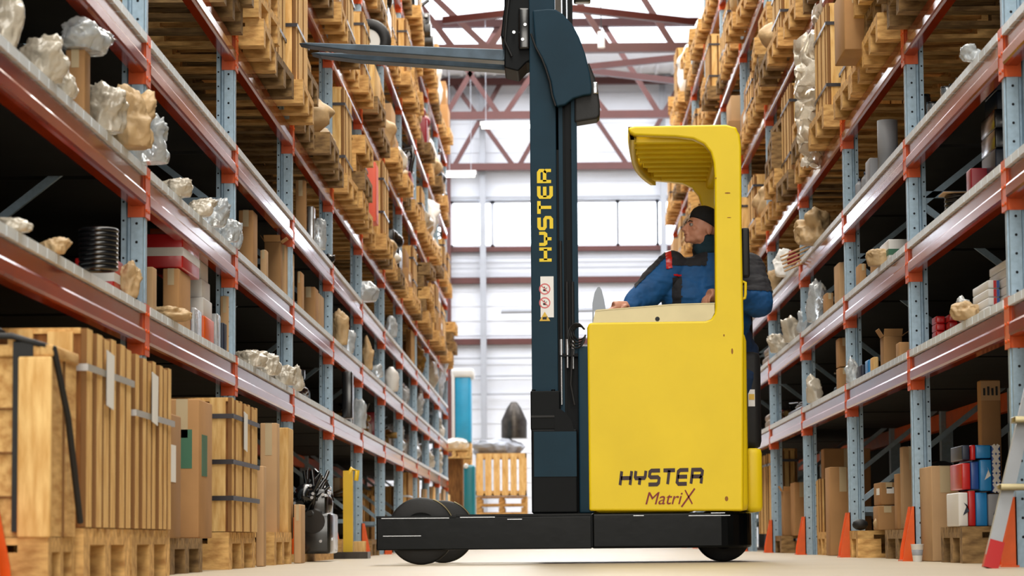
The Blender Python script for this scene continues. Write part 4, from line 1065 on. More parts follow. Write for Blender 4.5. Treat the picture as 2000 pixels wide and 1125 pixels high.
LB(PZ, 508, 541, 546, 826, 'tall cardboard box wrapped in film, left floor, under the galvanised post', m=M_CARD2, X=-1.56)
LB(PZ, 530, 563, 573, 835, 'tall thin plywood case leaning upright, left floor, third bay', m=M_PINEL, X=-1.55, tape=False, name='plywood_case', cat='case')
pallet(-2.1, 13.9, 0, 'small pale pallet with open legs under plywood case, left floor', 'floor pallets', sx=.95, sy=1.1, sz=1.25)
LB(0.001, 574, 588, 596, 985, 'low cardboard box with pink tape on floor, beside black casting, left', m=M_CARD2, X=-1.49)
machinery(P(578, 900, 15.6).x-.1, P(656, 900, 15.6).x, 15.6, 16.3, 0.05, P(600, 905, 15.6).z, 'big glossy black gearbox casting on the floor, left rack fourth bay', m=M_BLACKG, seed=3, dense=2.2)
tag(MB().box(-2.3, -1.58, 15.4, 17.6, 0, 0.05).build('timber_platform', M_PAL), 'low plank base under the black gearbox casting, left floor', 'base board')
LB(PZ*.4, 645, 672, 678, 933, 'grey-brown cardboard box behind fourth left upright, by yellow stand', X=-1.9)
a = P(680, 1050, 18.2)
o = empty('yellow_stand', (a.x, 18.2, 0), 'yellow metal stand with curled top beside grey-brown box, left floor', 'stand')
MB().box(a.x-.035, a.x+.035, 18.18, 18.24, 0.05, P(0, 925, 18.2).z).build('stand_post', M_YEL, o)
MB().tube([(a.x, 18.2, .6), (a.x+.03, 18.19, .66), (a.x+.07, 18.18, .64), (a.x+.06, 18.18, .57)], .018, 8).build('hook', M_YEL, o)
MB().box(a.x-.15, a.x+.15, 18.1, 18.4, 0, 0.05).build('stand_foot', M_IRON, o)
pallet(-2.15, 18.8, 0, 'wooden pallet on left floor beneath the fifth bay', 'floor pallets', sx=.95, sy=1.3)
LB(0.001, 690, 712, 717, 1057, 'tiny light wood stool box between orange foot guards, left floor', X=-1.62, m=M_PINEL, tape=False, name='wooden_box', cat='box')
machinery(-2.5, -1.66, 21.6, 22.6, PZ, P(735, 935, 21.6).z, 'dark brown pump casting on pallet behind the fifth left upright', m=M_IRON, m2=M_BRASS, seed=8, dense=1.6)
pallet(-2.15, 22.1, 0, 'wooden pallet under the dark pump casting, left floor', 'floor pallets', sx=.9, sy=1.2, old=True)
a = spec('L', .001, 770, 798, 806, 922); crate(*a, 'strapped pine case pair standing above the load wheels, left floor, nearer one', 'floor crates', straps=(.7,), strapm=M_WSTRAP)
a = spec('L', .001, 799, 813, 819, 932); crate(*a, 'strapped pine case pair standing above the load wheels, left floor, farther one', 'floor crates', straps=(.7,), strapm=M_WSTRAP)
for i, (pi, pc, pf, pt) in enumerate(((822, 832, 838, 955), (838, 848, 851, 950), (850, 858, 862, 962), (861, 867, 871, 955), (870, 876, 880, 965))):
    LB(.001, pi, pc, pf, pt, '%s small carton in the far row above the load wheels, left floor' % ORD[i], m=[M_CARD2, M_PINEL, M_CARD][i % 3], group='far floor cartons')

for i, (b_, ya) in enumerate(((6, .4), (7, .2), (7, 1.5), (8, .3), (8, 1.6), (9, .4), (9, 1.5))):
    yy = PY[b_]+ya
    crate(XL-.95, XL-.30-.05*(i % 3), yy, yy+1.0, 0.001, .55+.08*(i % 4), '%s of the deep crates behind the small cartons, far left floor' % ORD[i], 'deep floor crates', straps=(.5,))
# shelf 1 (lowest) left
a = P(182, 500, 8.6); coil((a.x, 8.7, D1), .062, P(182, 447, 8.7).z-D1, 9, 'stack of black rubber rings behind red box, nearest bay, left lowest shelf')
LB(D1, 146, 222, 240, 503, 'red box with patterned white band, in front of black rings, nearest bay', m=M_RED, stripe=M_WHITE, tape=False, name='printed_box', X=-1.70)
bagp('L', D1, 15, 440, 60, 26, 15, 'crumpled pale bag at extreme left edge of lowest left shelf', dy=.1)
bagp('L', D1, 92, 480, 46, 34, 90, 'small tan paper wad on lowest left shelf, left of black rings', m=M_BAGT, cat='paper', name='paper_wad')
bagp('L', D1, 238, 545, 44, 70, 245, 'tan crumpled paper right of red patterned box, nearest bay', m=M_BAGT, cat='paper', name='paper_wad')
bagp('L', D1, 330, 625, 90, 26, 335, 'brown crumpled wrapping along shelf edge under the white boxes, second bay', m=M_BAGT, cat='paper', name='paper_wad', dy=0.0)
LB(D1, 250, 299, 306, 521, 'pale cardboard box just behind first left upright, second bay', m=M_CARD2)
LB(D1, 318, 349, 372, 524, 'brown cardboard box under the red patterned box, second bay, left', lab=False)
x0, x1, y0, y1, z0, z1 = spec('L', D1, 285, 352, 385, 500)
zt_ = P(352, 524, y0).z+0.002
carton(x0, x1+.01, y0, y1, zt_, P(352, 456, y0).z, 'red patterned box on top of the brown cardboard box, second bay', m=M_RED, stripe=M_WHITE, tape=False, name='printed_box')
carton(x0, x1-.02, y0+.1, y1-.1, P(352, 456, y0).z+.001, P(352, 440, y0).z, 'flat orange carton topmost on the red patterned box, second bay', m=M_ORANGE, tape=False, name='printed_box')
LB(D1, 372, 380, 394, 600, 'low film-wrapped bundle box in front of white cartons, second bay', m=M_BAGW, tape=False)
x0, x1, y0, y1, z0, z1 = spec('L', D1, 388, 400, 418, 505)
zs = [D1, D1+.13, D1+.13+(z1-D1-.13)/3, D1+.13+2*(z1-D1-.13)/3, z1]
for i in range(4):
    carton(x0-.1, x1-.01*i, y0+.02*i, y1, zs[i]+.001, zs[i+1], '%s in the white carton stack, left lowest shelf, second bay' % ['orange carton at the bottom', 'lower white carton', 'middle white carton', 'top white carton'][i], m=M_ORANGE if i == 0 else M_WHITE, tape=False, group='white carton stack')
LB(D1, 410, 424, 431, 612, 'film-wrapped grey pack beside white carton stack, left lowest shelf', m=M_BAGW, tape=False, name='wrapped_pack', cat='pack')
LB(D1, 424, 437, 443, 630, 'dark blue carton beside grey pack, left lowest shelf', m=M_NAVY, tape=False)
LB(D1, 430, 447, 455, 578, 'tall pale cardboard box by second left upright, lowest shelf', m=M_CARD2)
for i, (px_, w_, h_) in enumerate(((490, 60, 34), (520, 50, 46), (553, 46, 36), (574, 32, 44))):
    bagp('L', D1, px_, 740, w_, h_, px_, ['milky plastic bag nearest post', 'milky plastic bag with upright twist', 'long folded milky bag', 'drooping clear bag end'][i]+' on left lowest shelf, third bay', m=M_BAG, dy=0.05)
machinery(XL-.6, XL-.02, 15.9, 17.0, D1, D1+.2, 'heap of black levers and linkages, left lowest shelf, fourth bay', m=M_BLACKG, seed=21, dense=1.8)
machinery(XL-.55, XL-.05, 17.2, 18.0, D1, D1+.30, 'black bracket heap next to fourth upright, left lowest shelf', m=M_BLACKG, seed=22, dense=1.5)
a = P(680, 760, 19.3)
tag(MB().bevbox(a.x-.05, a.x+.03, 19.3, 19.45, D1, P(680, 725, 19.3).z, .01).build('black_column', M_BLACKG), 'upright black toothed column, left lowest shelf, fifth bay', 'machine part')
LB(D1, 680, 689, 692, 750, 'silver finned plate standing beside black column, left lowest shelf', m=M_STEEL, tape=False, name='finned_plate', cat='machine part')
bagp('L', D1, 700, 805, 28, 60, 702, 'clear bag hanging over beam at the fifth upright, left lowest shelf', m=M_BAGW, dy=.1)
for i, px_ in enumerate((722, 738, 752, 776, 793, 805, 818, 832, 846, 856, 864, 871)):
    Y = min(Yat(px_, XL, D1), 37.2); h = random.uniform(.18, .38); w_ = random.uniform(.18, .3)
    ty = ['brass fittings heap', 'brown hose heap', 'red carton', 'brown casting', 'clear bag', 'brass valve heap', 'grey bag', 'rusty casting', 'white bag', 'dark casting', 'pale bag', 'silver casting'][i]
    lab = '%s on left lowest shelf, %s item beyond the fifth upright' % (ty, ['first', 'second', 'third', 'fourth', 'fifth', 'sixth', 'seventh', 'eighth', 'ninth', 'tenth', 'eleventh', 'twelfth'][i])
    if 'bag' in ty: bag((XL-w_-.02, Y, D1), w_, w_, h*.55, lab, m=M_BAGW if 'clear' in ty or 'grey' in ty else M_BAG)
    elif ty == 'red carton': carton(XL-.4, XL-.05, Y, Y+.35, D1, D1+.3, lab, m=M_RED, tape=False)
    else: machinery(XL-.5, XL-.04, Y, Y+.6, D1, D1+h, lab, m=M_BRASS if 'brass' in ty or 'brown' in ty else M_IRON, seed=100+i)
# shelf 2 left
x0, x1, y0, y1, z0, z1 = spec('L', D2, 128, 165, 176, 96, XL)
carton(x0, x1, y0, y1, z0, z1, 'tall narrow cardboard box among wrapped bundles, nearest bay, upper left', m=M_CARD)
for i, (px_, w_, h_, yp, t_) in enumerate(((12, 56, 120, 20, 'big film-wrapped bundle at the extreme upper left'), (82, 90, 84, 95, 'film-wrapped bundle with twisted ends left of narrow box'), (128, 44, 50, 130, 'small wrapped pack in front of the narrow box'), (172, 56, 56, 150, 'clear film hood draped above the narrow box'),
                                          (205, 80, 90, 205, 'tied milky bag on edge right of narrow box'), (258, 90, 100, 238, 'brown and white wrapped bundle by first left upright'), (290, 84, 84, 275, 'overhanging clear bag at first left upright'))):
    z = D2 if i != 3 else P(165, 96, Yat(165, XL, D2)).z+.01
    if i == 3:
        bag(((x0+x1)/2+.02, (y0+y1)/2, z1), .075, .13, .055, t_+', left rack', m=M_BAGW, spikes=5, seed=303); continue
    bagp('L', z, px_, 150, w_, h_, yp, t_+', left rack', dy=(.0 if i < 6 else -.05), m=[M_BAG, M_BAG, M_BAG, M_BAGW, M_BAG, M_BAGT, M_BAGW][i], spikes=5, seed=300+i, parts=2)
for i, (px_, w_, h_) in enumerate(((342, 56, 36), (385, 50, 34), (408, 60, 52), (440, 50, 46), (456, 30, 50))):
    bagp('L', D2, px_, 430, w_, h_, px_-2, ['first', 'second', 'third', 'fourth', 'fifth'][i]+' crumpled clear bag along middle left shelf edge, second bay', m=M_BAGW if i > 1 else M_BAG, dy=.06, spikes=5, seed=330+i)
LB(D2, 466, 494, 503, 410, 'tall brown paper parcel after second upright, middle left shelf', m=M_CARD)
LB(D2, 508, 520, 524, 488, 'short grey-brown carton beside tall parcel, middle left shelf', m=M_CARD2)
LB(D2, 516, 548, 552, 472, 'open cardboard box with raised flap, middle left shelf, third bay', m=M_CARD, open_=True)
LB(D2, 548, 558, 568, 478, 'rolled brown paper packet right of open box, middle left shelf', m=M_CARD2)
LB(D2, 560, 568, 575, 490, 'white-edged carton by third left upright, middle shelf', m=M_CARD2, lab=True)
LB(D2, 580, 588, 594, 530, 'dark brown carton after third left upright, middle shelf', m=M_CARD)
LB(D2, 590, 615, 622, 560, 'square brown cardboard box on the middle left shelf, fourth bay', m=M_CARD)
LB(D2, 617, 623, 633, 572, 'film-wrapped flat cartons beside the square brown box', m=M_CARD2)
bagp('L', D2, 662, 640, 30, 70, 662, 'tan wrapped sack after fourth left upright, middle shelf', m=M_BAGT, cat='sack', name='wrapped_sack')
bagp('L', D2, 678, 680, 26, 44, 680, 'clear bag hanging before the red cabinet, middle left shelf', m=M_BAGW)
a = spec('L', D2, 674, 704, 706, 627)
o = carton(*a, 'dark red metal cabinet with two drawers, middle left shelf', m=M_DRED, tape=False, name='metal_cabinet', cat='cabinet', stripe=M_BLACK)
bagp('L', D2, 716, 700, 22, 56, 717, 'grey wrapped jar beyond red cabinet, middle left shelf', m=M_BAGT)
bagp('L', D2, 734, 715, 26, 24, 733, 'low clear bag beyond red cabinet, middle left shelf', m=M_BAGW)
bagp('L', D2, 762, 720, 32, 50, 764, 'round white bag at sixth left upright, middle shelf', m=M_WHITE, spikes=1, amp=.12)
for i, px_ in enumerate((776, 800, 812, 826, 843, 858, 870)):
    Y = Yat(px_, XL, D2); w_ = .16+.1*random.random(); h_ = .12+.12*random.random()
    lab = '%s item past the sixth upright on middle left shelf, a %s' % (ORD[i], ['brown casting', 'white bottle bag', 'dark casting', 'pale bag', 'brass casting', 'clear bag', 'white bag'][i])
    if i in (0, 2, 4): machinery(XL-.5, XL-.05, Y, Y+.5, D2, D2+h_*2, lab, m=M_BRASS if i != 2 else M_IRON, seed=140+i)
    else: bag((XL-w_-.03, Y, D2), w_, w_, h_, lab, m=[M_BAG, M_BAGW][i % 2])
# shelf 3 left
LB(D3, 577, 597, 599, 352, 'tall brown paper tube parcel after third left upright, upper shelf', m=M_CARD)
LB(D3, 600, 612, 616, 402, 'thin metal edged board standing on upper left shelf, fourth bay', m=M_STEEL, tape=False, name='metal_board', cat='board')
bagp('L', D3, 620, 450, 28, 60, 621, 'clear bag with black strap on the upper left shelf', m=M_BAGW)
LB(D3, 628, 642, 646, 440, 'stack of white instrument boxes on upper left shelf', m=M_WHITE, tape=False, stripe=M_NAVY, name='instrument_box')
bagp('L', D3, 640, 490, 20, 18, 642, 'small black fitting before the instrument boxes, upper left shelf', m=M_BLACKG, cat='fitting', name='black_fitting')
bagp('L', D3, 708, 568, 58, 42, 705, 'large shiny white domed bag bulging over the beam, upper left shelf', m=M_BAGW, dy=.1, spikes=1, amp=.14)
bagp('L', D3, 762, 655, 22, 40, 762, 'grey bag after sixth left upright, upper shelf', m=M_BAGW)
a = spec('L', D3, 793, 803, 813, 643); crate(*a, 'small pine crate on upper left shelf near the aisle end', straps=())
for i, px_ in enumerate((826, 850, 866)):
    Y = Yat(px_, XL, D3); bag((XL-.25, Y, D3), .25, .25, .22+.1*i, ['yellow-brown bundle', 'pink-white film bundle', 'blue-white film bundle'][i]+' on upper left shelf near its far end', m=[M_BRASS, M_BAG, M_BAGW][i])

# ------------------------------------------------------------------ right rack
# floor
fz = PZ+.02
a = spec('R', fz, 1557, 1529, 1503, 876, 1.945)
crate(*a[:5], a[5], 'tall slatted pine crate, right floor, nearest to the truck', 'floor crates right', sgn=-1, straps=(.86,), bw=.13, gap=.014, paper=True)
a = spec('R', fz, 1530, 1502, 1484, 886, 1.945)
crate(a[0], 2.15, a[2]+.05, a[3], a[4], a[5], 'slatted pine crate, right floor, behind the nearest slatted one', 'floor crates right', sgn=-1, straps=(.86,), bw=.13, gap=.02)
pallet(2.45, Yat(1515, 1.87, 0.1), 0, 'worn pallet under the slatted pine crates, right floor', 'floor pallets right', sy=1.6, sx=.98, old=True)
RB(PZ, 1583, 1553, 1545, 942, 'cardboard box half hidden beside the slatted crates, right floor', X=1.95)
RB(PZ, 1555, 1531, 1527, 960, 'small open cardboard box in front of the slatted crates, right floor', X=1.9, open_=True)
pallet(2.5, Yat(1560, 1.87, 0.1), 0, 'pale pallet with open legs under small open box, right floor', 'floor pallets right', sy=.9, sx=.98)
RB(.001, 1672, 1623, 1614, 912, 'tall dark brown cardboard box with tape, right floor, third bay', X=1.88)
RB(PZ, 1700, 1612, 1606, 876, 'cardboard box behind the tall dark brown box, right floor', X=2.0, )
a = spec('R', PZ, 1612, 1604, 1596, 935, 1.92); crate(*a, 'narrow wooden slat case beside the tall dark brown box, right floor', 'floor crates right', sgn=-1, straps=())
pallet(2.5, Yat(1590, 1.87, 0.1)-.1, 0, 'light pallet beside orange foot guard, right floor, third bay', 'floor pallets right', sy=.7, sx=.98, sz=1.15)
pallet(2.42, Yat(1668, 1.87, 0.1)-.15, 0, 'splintered pallet under the sack, right floor, second bay', 'floor pallets right', sy=.9, sx=.98, sz=1.15)
pallet(2.5, Yat(1728, 1.87, 0.1)-.2, 0, 'solid pallet under small labelled cartons, right floor, second bay', 'floor pallets right', sy=1.25, sx=.98, sz=1.15, old=True)
pz = PZ*1.15+.001
RB(pz, 1752, 1716, 1706, 988, 'lower cardboard carton under the labelled one, right floor', X=1.9)
a = spec('R', pz, 1752, 1722, 1708, 942, 1.93)
carton(a[0], a[1], a[2], a[3], P(1716, 986, a[2]).z, a[5], 'small cardboard carton with white shipping label, on another carton, right floor', sgn=-1, lab=True, m=M_CARD)
RB(pz, 1775, 1754, 1748, 925, 'film-wrapped cardboard box between labelled carton and tall box', X=1.95, m=M_CARD)
RB(pz, 1805, 1765, 1760, 872, 'tall pale cardboard box with a brown lid, right floor, second bay', X=1.96, m=M_CARD2)
bag((1.95, 14.75, pz), .06, .07, .05, 'brown sack on the splintered pallet, right floor', m=M_BAGT, cat='sack', name='brown_sack')
a = P(1672, 1031, 15.2); tag(MB().ell((1.86, 15.2, PZ*1.15+.036), .05, .04, .035).build('black_roll', M_BLACK), 'black round rubber roll at the front of splintered pallet', 'roll')
machinery(2.25, 2.75, 15.0, 15.8, PZ, .62, 'dark engine block deep in second bay, right floor', m=M_BLACKG, seed=51, dense=1.5)
RB(.001, 1872, 1822, 1797, 910, 'big tall cardboard carton standing on the floor by the orange guard', X=1.87, m=M_CARD2)
a = P(1796, 1090, 12.6); a.x = 1.80
o = empty('paper_cup', (a.x, 12.4, 0), 'white paper cup on the floor beside orange guard', 'cup')
MB().lathe([(.022, 0), (.032, .085), (.034, .088), (.030, .088)], (a.x, 12.4, 0), 16).build('cup_body', M_WHITE, o)
MB().lathe([(.0255, .03), (.0295, .06), (.0293, .06)], (a.x, 12.4, 0), 16).build('printed_band', M_GREY, o)
# blue and red packs on a dark pallet
Y = Yat(1870, 1.95, .2)
pallet(2.42, 11.75, 0, 'dark-stained pallet under the blue packs, right floor', 'floor pallets right', sx=.92, sy=.8, sz=1.18, old=True)
pz2 = PZ*1.18+.001
cols = [(M_BLUE, 'blue'), (M_CYAN, 'cyan'), (M_NAVY, 'navy'), (M_RED, 'red and navy'), (M_CYAN, 'bright cyan')]
X0 = P(1870, 900, 11.5).x; Wp = P(1955, 900, 11.5).x-X0
rows = [(0, .000, .30, 0), (.30, .60, .48, 1), (.60, 1.0, .66, 2)]
Ht = P(1900, 868, 11.5).z-pz2
lay = [(0, .22, 0, .42, M_WHITE, 'white and dark'), (.23, .40, 0, .44, M_RED, 'red'), (.41, .68, 0, .42, M_CYAN, 'sky blue'), (.69, .98, 0, .40, M_GREY, 'grey printed'),
       (.10, .30, .45, .78, M_RED, 'dark red edged'), (.31, .50, .45, .80, M_BLUE, 'mid blue'), (.51, .78, .43, .82, M_CYAN, 'bright blue with white bird'), (.79, 1.0, .41, 1.0, M_BLUE, 'blue crisscross patterned'),
       (.12, .30, .81, 1.0, M_NAVY, 'navy'), (.31, .42, .81, 1.0, M_RED, 'small red'), (.43, .78, .83, 1.0, M_CYAN, 'dull cyan')]
for i, (a0, a1, b0, b1, m_, t_) in enumerate(lay):
    o = carton(X0+Wp*a0, X0+Wp*a1, 11.5+.01*(i % 3), 11.85, pz2+Ht*b0, pz2+Ht*b1-.003, '%s film-wrapped pack in the bright stack on dark pallet, right floor' % t_, m=m_, tape=False, name='printed_pack', cat='pack', group='bright packs on the dark pallet')
    xm0, xm1, zb0, zb1 = X0+Wp*a0, X0+Wp*a1, pz2+Ht*b0, pz2+Ht*b1
    if 'crisscross' in t_:
        s = MB()
        yv = 11.5+.01*(i % 3)-.0015
        for q in range(5):
            zc = zb0+(zb1-zb0)*(q+.5)/5; h2 = (zb1-zb0)/11
            s.bar((xm0+.008, yv, zc-h2), (xm1-.008, yv, zc+h2), .016, .002); s.bar((xm0+.008, yv-.001, zc+h2), (xm1-.008, yv-.001, zc-h2), .016, .002)
        s.build('white_lattice', M_WHITE, o)
    elif i in (0, 3, 6): 
        s = MB(); yv = 11.5+.01*(i % 3)
        s.add([(xm0+.02, yv-.002, zb0+.05), (xm0+.05, yv-.002, zb0+.07), (xm1-.02, yv-.002, zb0+.11), (xm0+.04, yv-.002, zb0+.10)], [(0, 1, 2, 3)]); s.build('print_mark', M_WHITE if i == 6 else M_NAVY, o)
# tall yellow-brown box behind them and cartons at the right edge
a0, a1 = P(1918, 900, 11.95).x, P(1957, 900, 11.95).x
o = carton(a0, a1, 11.95, 12.05, pz2, P(1930, 742, 11.95).z, 'tall yellow-brown carton with white printed top, behind the blue packs', m=M_CARD, tape=False)
s = MB(); zz = P(1930, 742, 11.95).z
s.box(a0+.002, a1-.002, 11.947, 11.9485, zz-.10, zz-.005); s.build('white_print', M_CARD2, o)
for q in range(4): MB().box(a0+.012+.02*q, a0+.022+.02*q, 11.944, 11.947, zz-.075, zz-.04+.008*(q % 2)).build('black_mark', M_BLACK, o)
carton(P(1962, 0, 10.95).x, 2.6, 10.4, 10.95, .60, P(1970, 752, 10.4).z, 'cardboard carton behind the ladder, upper, at right edge', m=M_CARD2, sgn=-1)
carton(P(1962, 0, 10.95).x+.012, 2.6, 10.35, 10.95, .30, .598, 'cardboard carton behind the ladder, lower, at right edge', m=M_CARD, sgn=-1)
pallet(2.6, 10.6, 0, 'pallet behind the ladder feet at right edge', 'floor pallets right', sx=.9, sy=.8, sz=1.9)
# ladder
LY = 9.6
def lp(px, py, Y=LY): return P(px, py, Y)
o = empty('stepladder', (P(1960, 1090, LY).x, LY, 0), 'aluminium stepladder with red feet at the lower right edge', 'ladder')
fl = MB().bar((P(1936, 1096, LY).x, LY, 0.035), P(2060, 560, LY+.1), .05, .03); fl.build('front_rail', M_ALU, o)
MB().bar((P(1936, 1096, LY).x+.42, LY, .035), P(2060, 560, LY+.1)+Vector((.36, 0, 0)), .05, .03).build('front_rail', M_ALU, o)
MB().bar((P(1992, 1096, LY+.5).x, LY+.55, .035), P(2066, 560, LY+.2), .04, .03).build('rear_rail', M_ALU, o)
for z in (0.30, .56, .82):
    t_ = (z-.035)/1.0; x = P(1936, 1096, LY).x+t_*.235
    MB().bevbox(x-.03, x+.42, LY-.05, LY+.04, z, z+.025, .005).build('tread', M_CREAM, o)
for (x, y) in ((P(1936, 1096, LY).x, LY), (P(1936, 1096, LY).x+.42, LY), (P(1992, 1096, LY+.5).x, LY+.55)):
    MB().bar((x-.006, y, 0.0), (x+.024, y+.01, .105), .058, .042).build('red_foot', M_RED, o)
# right lowest shelf
x0 = P(1925, 0, 10.6).x
n = 0
zs0 = D1
for cix in range(3):
    for r in range(6):
        w_ = .052; hh = (P(1950, 512, 10.7).z-D1)/6
        if cix == 0 and r > 3: continue
        xx = x0+cix*(w_+.004)
        c_ = carton(xx, xx+w_, 10.7-.12*cix, 11.1-.12*cix, D1+r*hh, D1+(r+1)*hh-.002, 'small white red and blue striped carton, right lowest shelf, %s column %s row' % (['left', 'middle', 'right'][cix], ['bottom', 'second', 'third', 'fourth', 'fifth', 'top'][r]), m=M_WHITE, tape=False, name='striped_carton', group='striped cartons on the right lowest shelf')
        s = MB(); s.box(xx+w_*.45, xx+w_*.7, 10.7-.12*cix-.0015, 10.7-.12*cix, D1+r*hh+.001, D1+(r+1)*hh-.004); s.build('red_stripe', M_RED, c_)
        s = MB(); s.box(xx+w_*.72, xx+w_*.95, 10.7-.12*cix-.0015, 10.7-.12*cix, D1+r*hh+.001, D1+(r+1)*hh-.004); s.build('blue_stripe', M_BLUE, c_)
for r in range(4):
    for c_ in range(3 if r < 3 else 2):
        w_ = .045; xx = P(1820, 650, 12.6).x+c_*(w_+.003)
        carton(xx, xx+w_, 12.45-.1*c_, 12.6-.1*c_, D1+r*.038, D1+(r+1)*.038-.002, 'small red carton, right lowest shelf, %s column, %s row' % (['left', 'middle', 'right'][c_], ['bottom', 'second', 'third', 'top'][r]), m=M_RED, tape=False, name='small_red_carton', group='small red cartons on the right lowest shelf')
pipe((P(1873, 0, 12.0).x, 12.0, D1), .027, P(1873, 608, 12.0).z-D1, 'cream cardboard roll beside the small red cartons, right lowest shelf', m=M_CARD2, cat='roll', name='paper_roll')
bagp('R', D1, 1893, 640, 62, 36, 1893, 'yellow crumpled paper hanging over the right lowest shelf', m=M_BAGT, cat='paper', name='yellow_paper', dy=.02)
bagp('R', D1, 1898, 610, 30, 46, 1903, 'clear bag behind yellow paper, right lowest shelf', m=M_BAGW, dy=.2)
for i, (pi, pc, pf, pt, m_, t_) in enumerate(((1762, 1727, 1720, 657, M_CARD, 'open dark cardboard box'), (1785, 1757, 1750, 668, M_CARD, 'square cardboard box with yellow tab'), (1793, 1784, 1778, 665, M_CARD2, 'thin carton by the post'),
                                               (1716, 1706, 1700, 697, M_PINEL, 'narrow wooden block box'), (1703, 1697, 1690, 702, M_CYAN, 'blue pack'), (1690, 1683, 1675, 712, M_NAVY, 'grey bottle pack'))):
    RB(D1, pi, pc, pf, pt, '%s on the right lowest shelf, second bay' % t_, m=m_, tape=(m_ is M_CARD2), open_=(i == 0))
bagp('R', D1, 1668, 730, 26, 44, 1668, 'clear bag by the third right upright, lowest shelf', m=M_BAGW)
RB(D1, 1662, 1640, 1634, 718, 'lower of two upright cartons, right lowest shelf, third bay', m=M_CARD)
a = spec('R', D1, 1662, 1640, 1634, 660); carton(a[0], a[1], a[2], a[3], P(1640, 716, a[2]).z, a[5], 'upper of two upright cartons, right lowest shelf, third bay', m=M_CARD)
machinery(XR+.05, XR+.5, 16.6, 17.4, D1, D1+.2, 'black valve heap on right lowest shelf, third bay', m=M_BLACKG, seed=61)
bagp('R', D1, 1594, 770, 30, 50, 1592, 'white bag with small fittings by the fourth right upright', m=M_BAG)
machinery(XR+.03, XR+.4, 18.9, 20.6, D1, D1+.16, 'grey fittings heap on right lowest shelf, fourth bay', m=M_IRON, seed=62)
machinery(XR+.03, XR+.4, 21.6, 22.8, D1, D1+.22, 'red and brass tool heap on right lowest shelf, fifth bay', m=M_BRASS, m2=M_RED, seed=63)
# right middle shelf
x0 = P(1940, 300, 10.8).x
for r in range(4):
    hh = .088; carton(x0+.0, x0+.15, 10.75, 11.1, D2+r*hh, D2+(r+1)*hh-.002, '%s carton in the dark stack by the right edge, middle right shelf' % ['bottom blue', 'second navy', 'third black', 'top black'][r], m=[M_BLUE, M_NAVY, M_BLACKG, M_BLACKG][r], tape=False, lab=(r > 0), group='dark carton stack')
for r in range(3):
    hh = .088; carton(x0+.02, x0+.13, 10.8, 11.1, D2+.353+r*hh, D2+.353+(r+1)*hh-.002, '%s dark blue carton above the stack by the right edge' % ['lower', 'middle', 'upper'][r], m=M_NAVY, tape=False, lab=(r == 1), group='dark carton stack')
RB(D2, 1936, 1897, 1888, 328, 'dark red film-wrapped box beside the dark carton stack', m=M_DRED, tape=False)
c_ = P(1858, 0, 12.1); 
coil((c_.x, 12.0, D2), .062, .14, 7, 'small bundle of wound grey rings, middle right shelf', m=M_IRON)
carton(c_.x-.085, c_.x+.085, 11.94, 12.1, D2+.145, D2+.152, 'sheet of card lying on the wound rings, middle right shelf', m=M_CARD2, tape=False, name='card_sheet', cat='card')
a = spec('R', D2, 1792, 1736, 1728, 467); carton(a[0], a[1], a[2], a[3]+.2, a[4], a[5], 'white and green striped carton, middle right shelf, second bay', m=M_WHITE, stripe=M_GREENP, tape=False)
bagp('R', D2, 1722, 530, 50, 36, 1728, 'tan paper roll bundle before the striped carton, middle right shelf', m=M_BAGT, cat='paper', name='paper_bundle', spikes=1, amp=.15)
RB(D2, 1733, 1705, 1700, 488, 'cardboard box with dark panel behind paper bundle, middle right shelf', m=M_CARD, lab=True, labm=M_NAVY)
RB(D2, 1692, 1680, 1672, 515, 'brown carton behind third right upright, middle right shelf', m=M_CARD)
RB(D2, 1664, 1640, 1630, 512, 'big film-wrapped cardboard box by third right upright, middle shelf', m=M_CARD2)
RB(D2, 1628, 1614, 1608, 572, 'small brown cardboard box beside the clear bag, middle right shelf', m=M_CARD)
bagp('R', D2, 1596, 600, 36, 80, 1596, 'tall clear plastic bag by the fourth right upright, middle shelf', m=M_BAGW, spikes=5)
bagp('R', D2, 1576, 640, 30, 50, 1570, 'second clear bag left of the tall one, middle right shelf', m=M_BAGW, spikes=5)
bagp('R', D2, 1550, 660, 34, 50, 1548, 'round milky bag on middle right shelf, fourth bay', m=M_BAG)
bagp('R', D2, 1528, 685, 44, 34, 1524, 'creased pale paper bag on middle right shelf, fourth bay', m=M_BAG, spikes=6)
machinery(XR+.03, XR+.4, 21.6, 23.0, D2, D2+.28, 'brass and black fittings heap on middle right shelf, fifth bay', m=M_BRASS, seed=64)
# right upper shelf
a = P(1735, 350, 13.9); pipe((a.x, 13.9, D3), .058, P(1735, 236, 13.9).z-D3, 'tall light grey cylinder on the upper right shelf, second bay')
a = P(1709, 350, 14.3); carton(a.x-.03, a.x+.05, 14.3, 14.5, D3, P(1709, 308, 14.3).z, 'small grey bin behind the grey cylinder, upper right shelf', m=M_GREY, tape=False, name='grey_bin', cat='bin')
for i, px_ in enumerate((1672, 1684, 1696)):
    Y = 15.0-.15*i; a = P(px_, 0, Y); bottle((a.x, Y, D3), .026, .12+.02*(i % 2), '%s grey bottle on upper right shelf by third right upright' % ['left', 'middle', 'right'][i], m=M_GREY, group='grey bottles on the upper right shelf')
for i, (px_, py_, Y) in enumerate(((1805, 185, 12.9), (1822, 200, 12.7), (1835, 205, 12.5), (1850, 170, 12.1), (1866, 165, 11.9), (1880, 160, 11.7))):
    a = P(px_, py_, Y); can((max(a.x, XR+.045), Y, D3), .034, max(.12, P(px_, py_, Y).z-D3), '%s ribbed metal can in row on upper right shelf, nearest bay' % ORD[i], group='ribbed cans on the upper right shelf', m=M_STEEL if i % 2 else M_IRON)
bagp('R', D3, 1907, 125, 40, 30, 1915, 'white crumpled bag beside the cans, upper right shelf, nearest bay', m=M_BAGW)
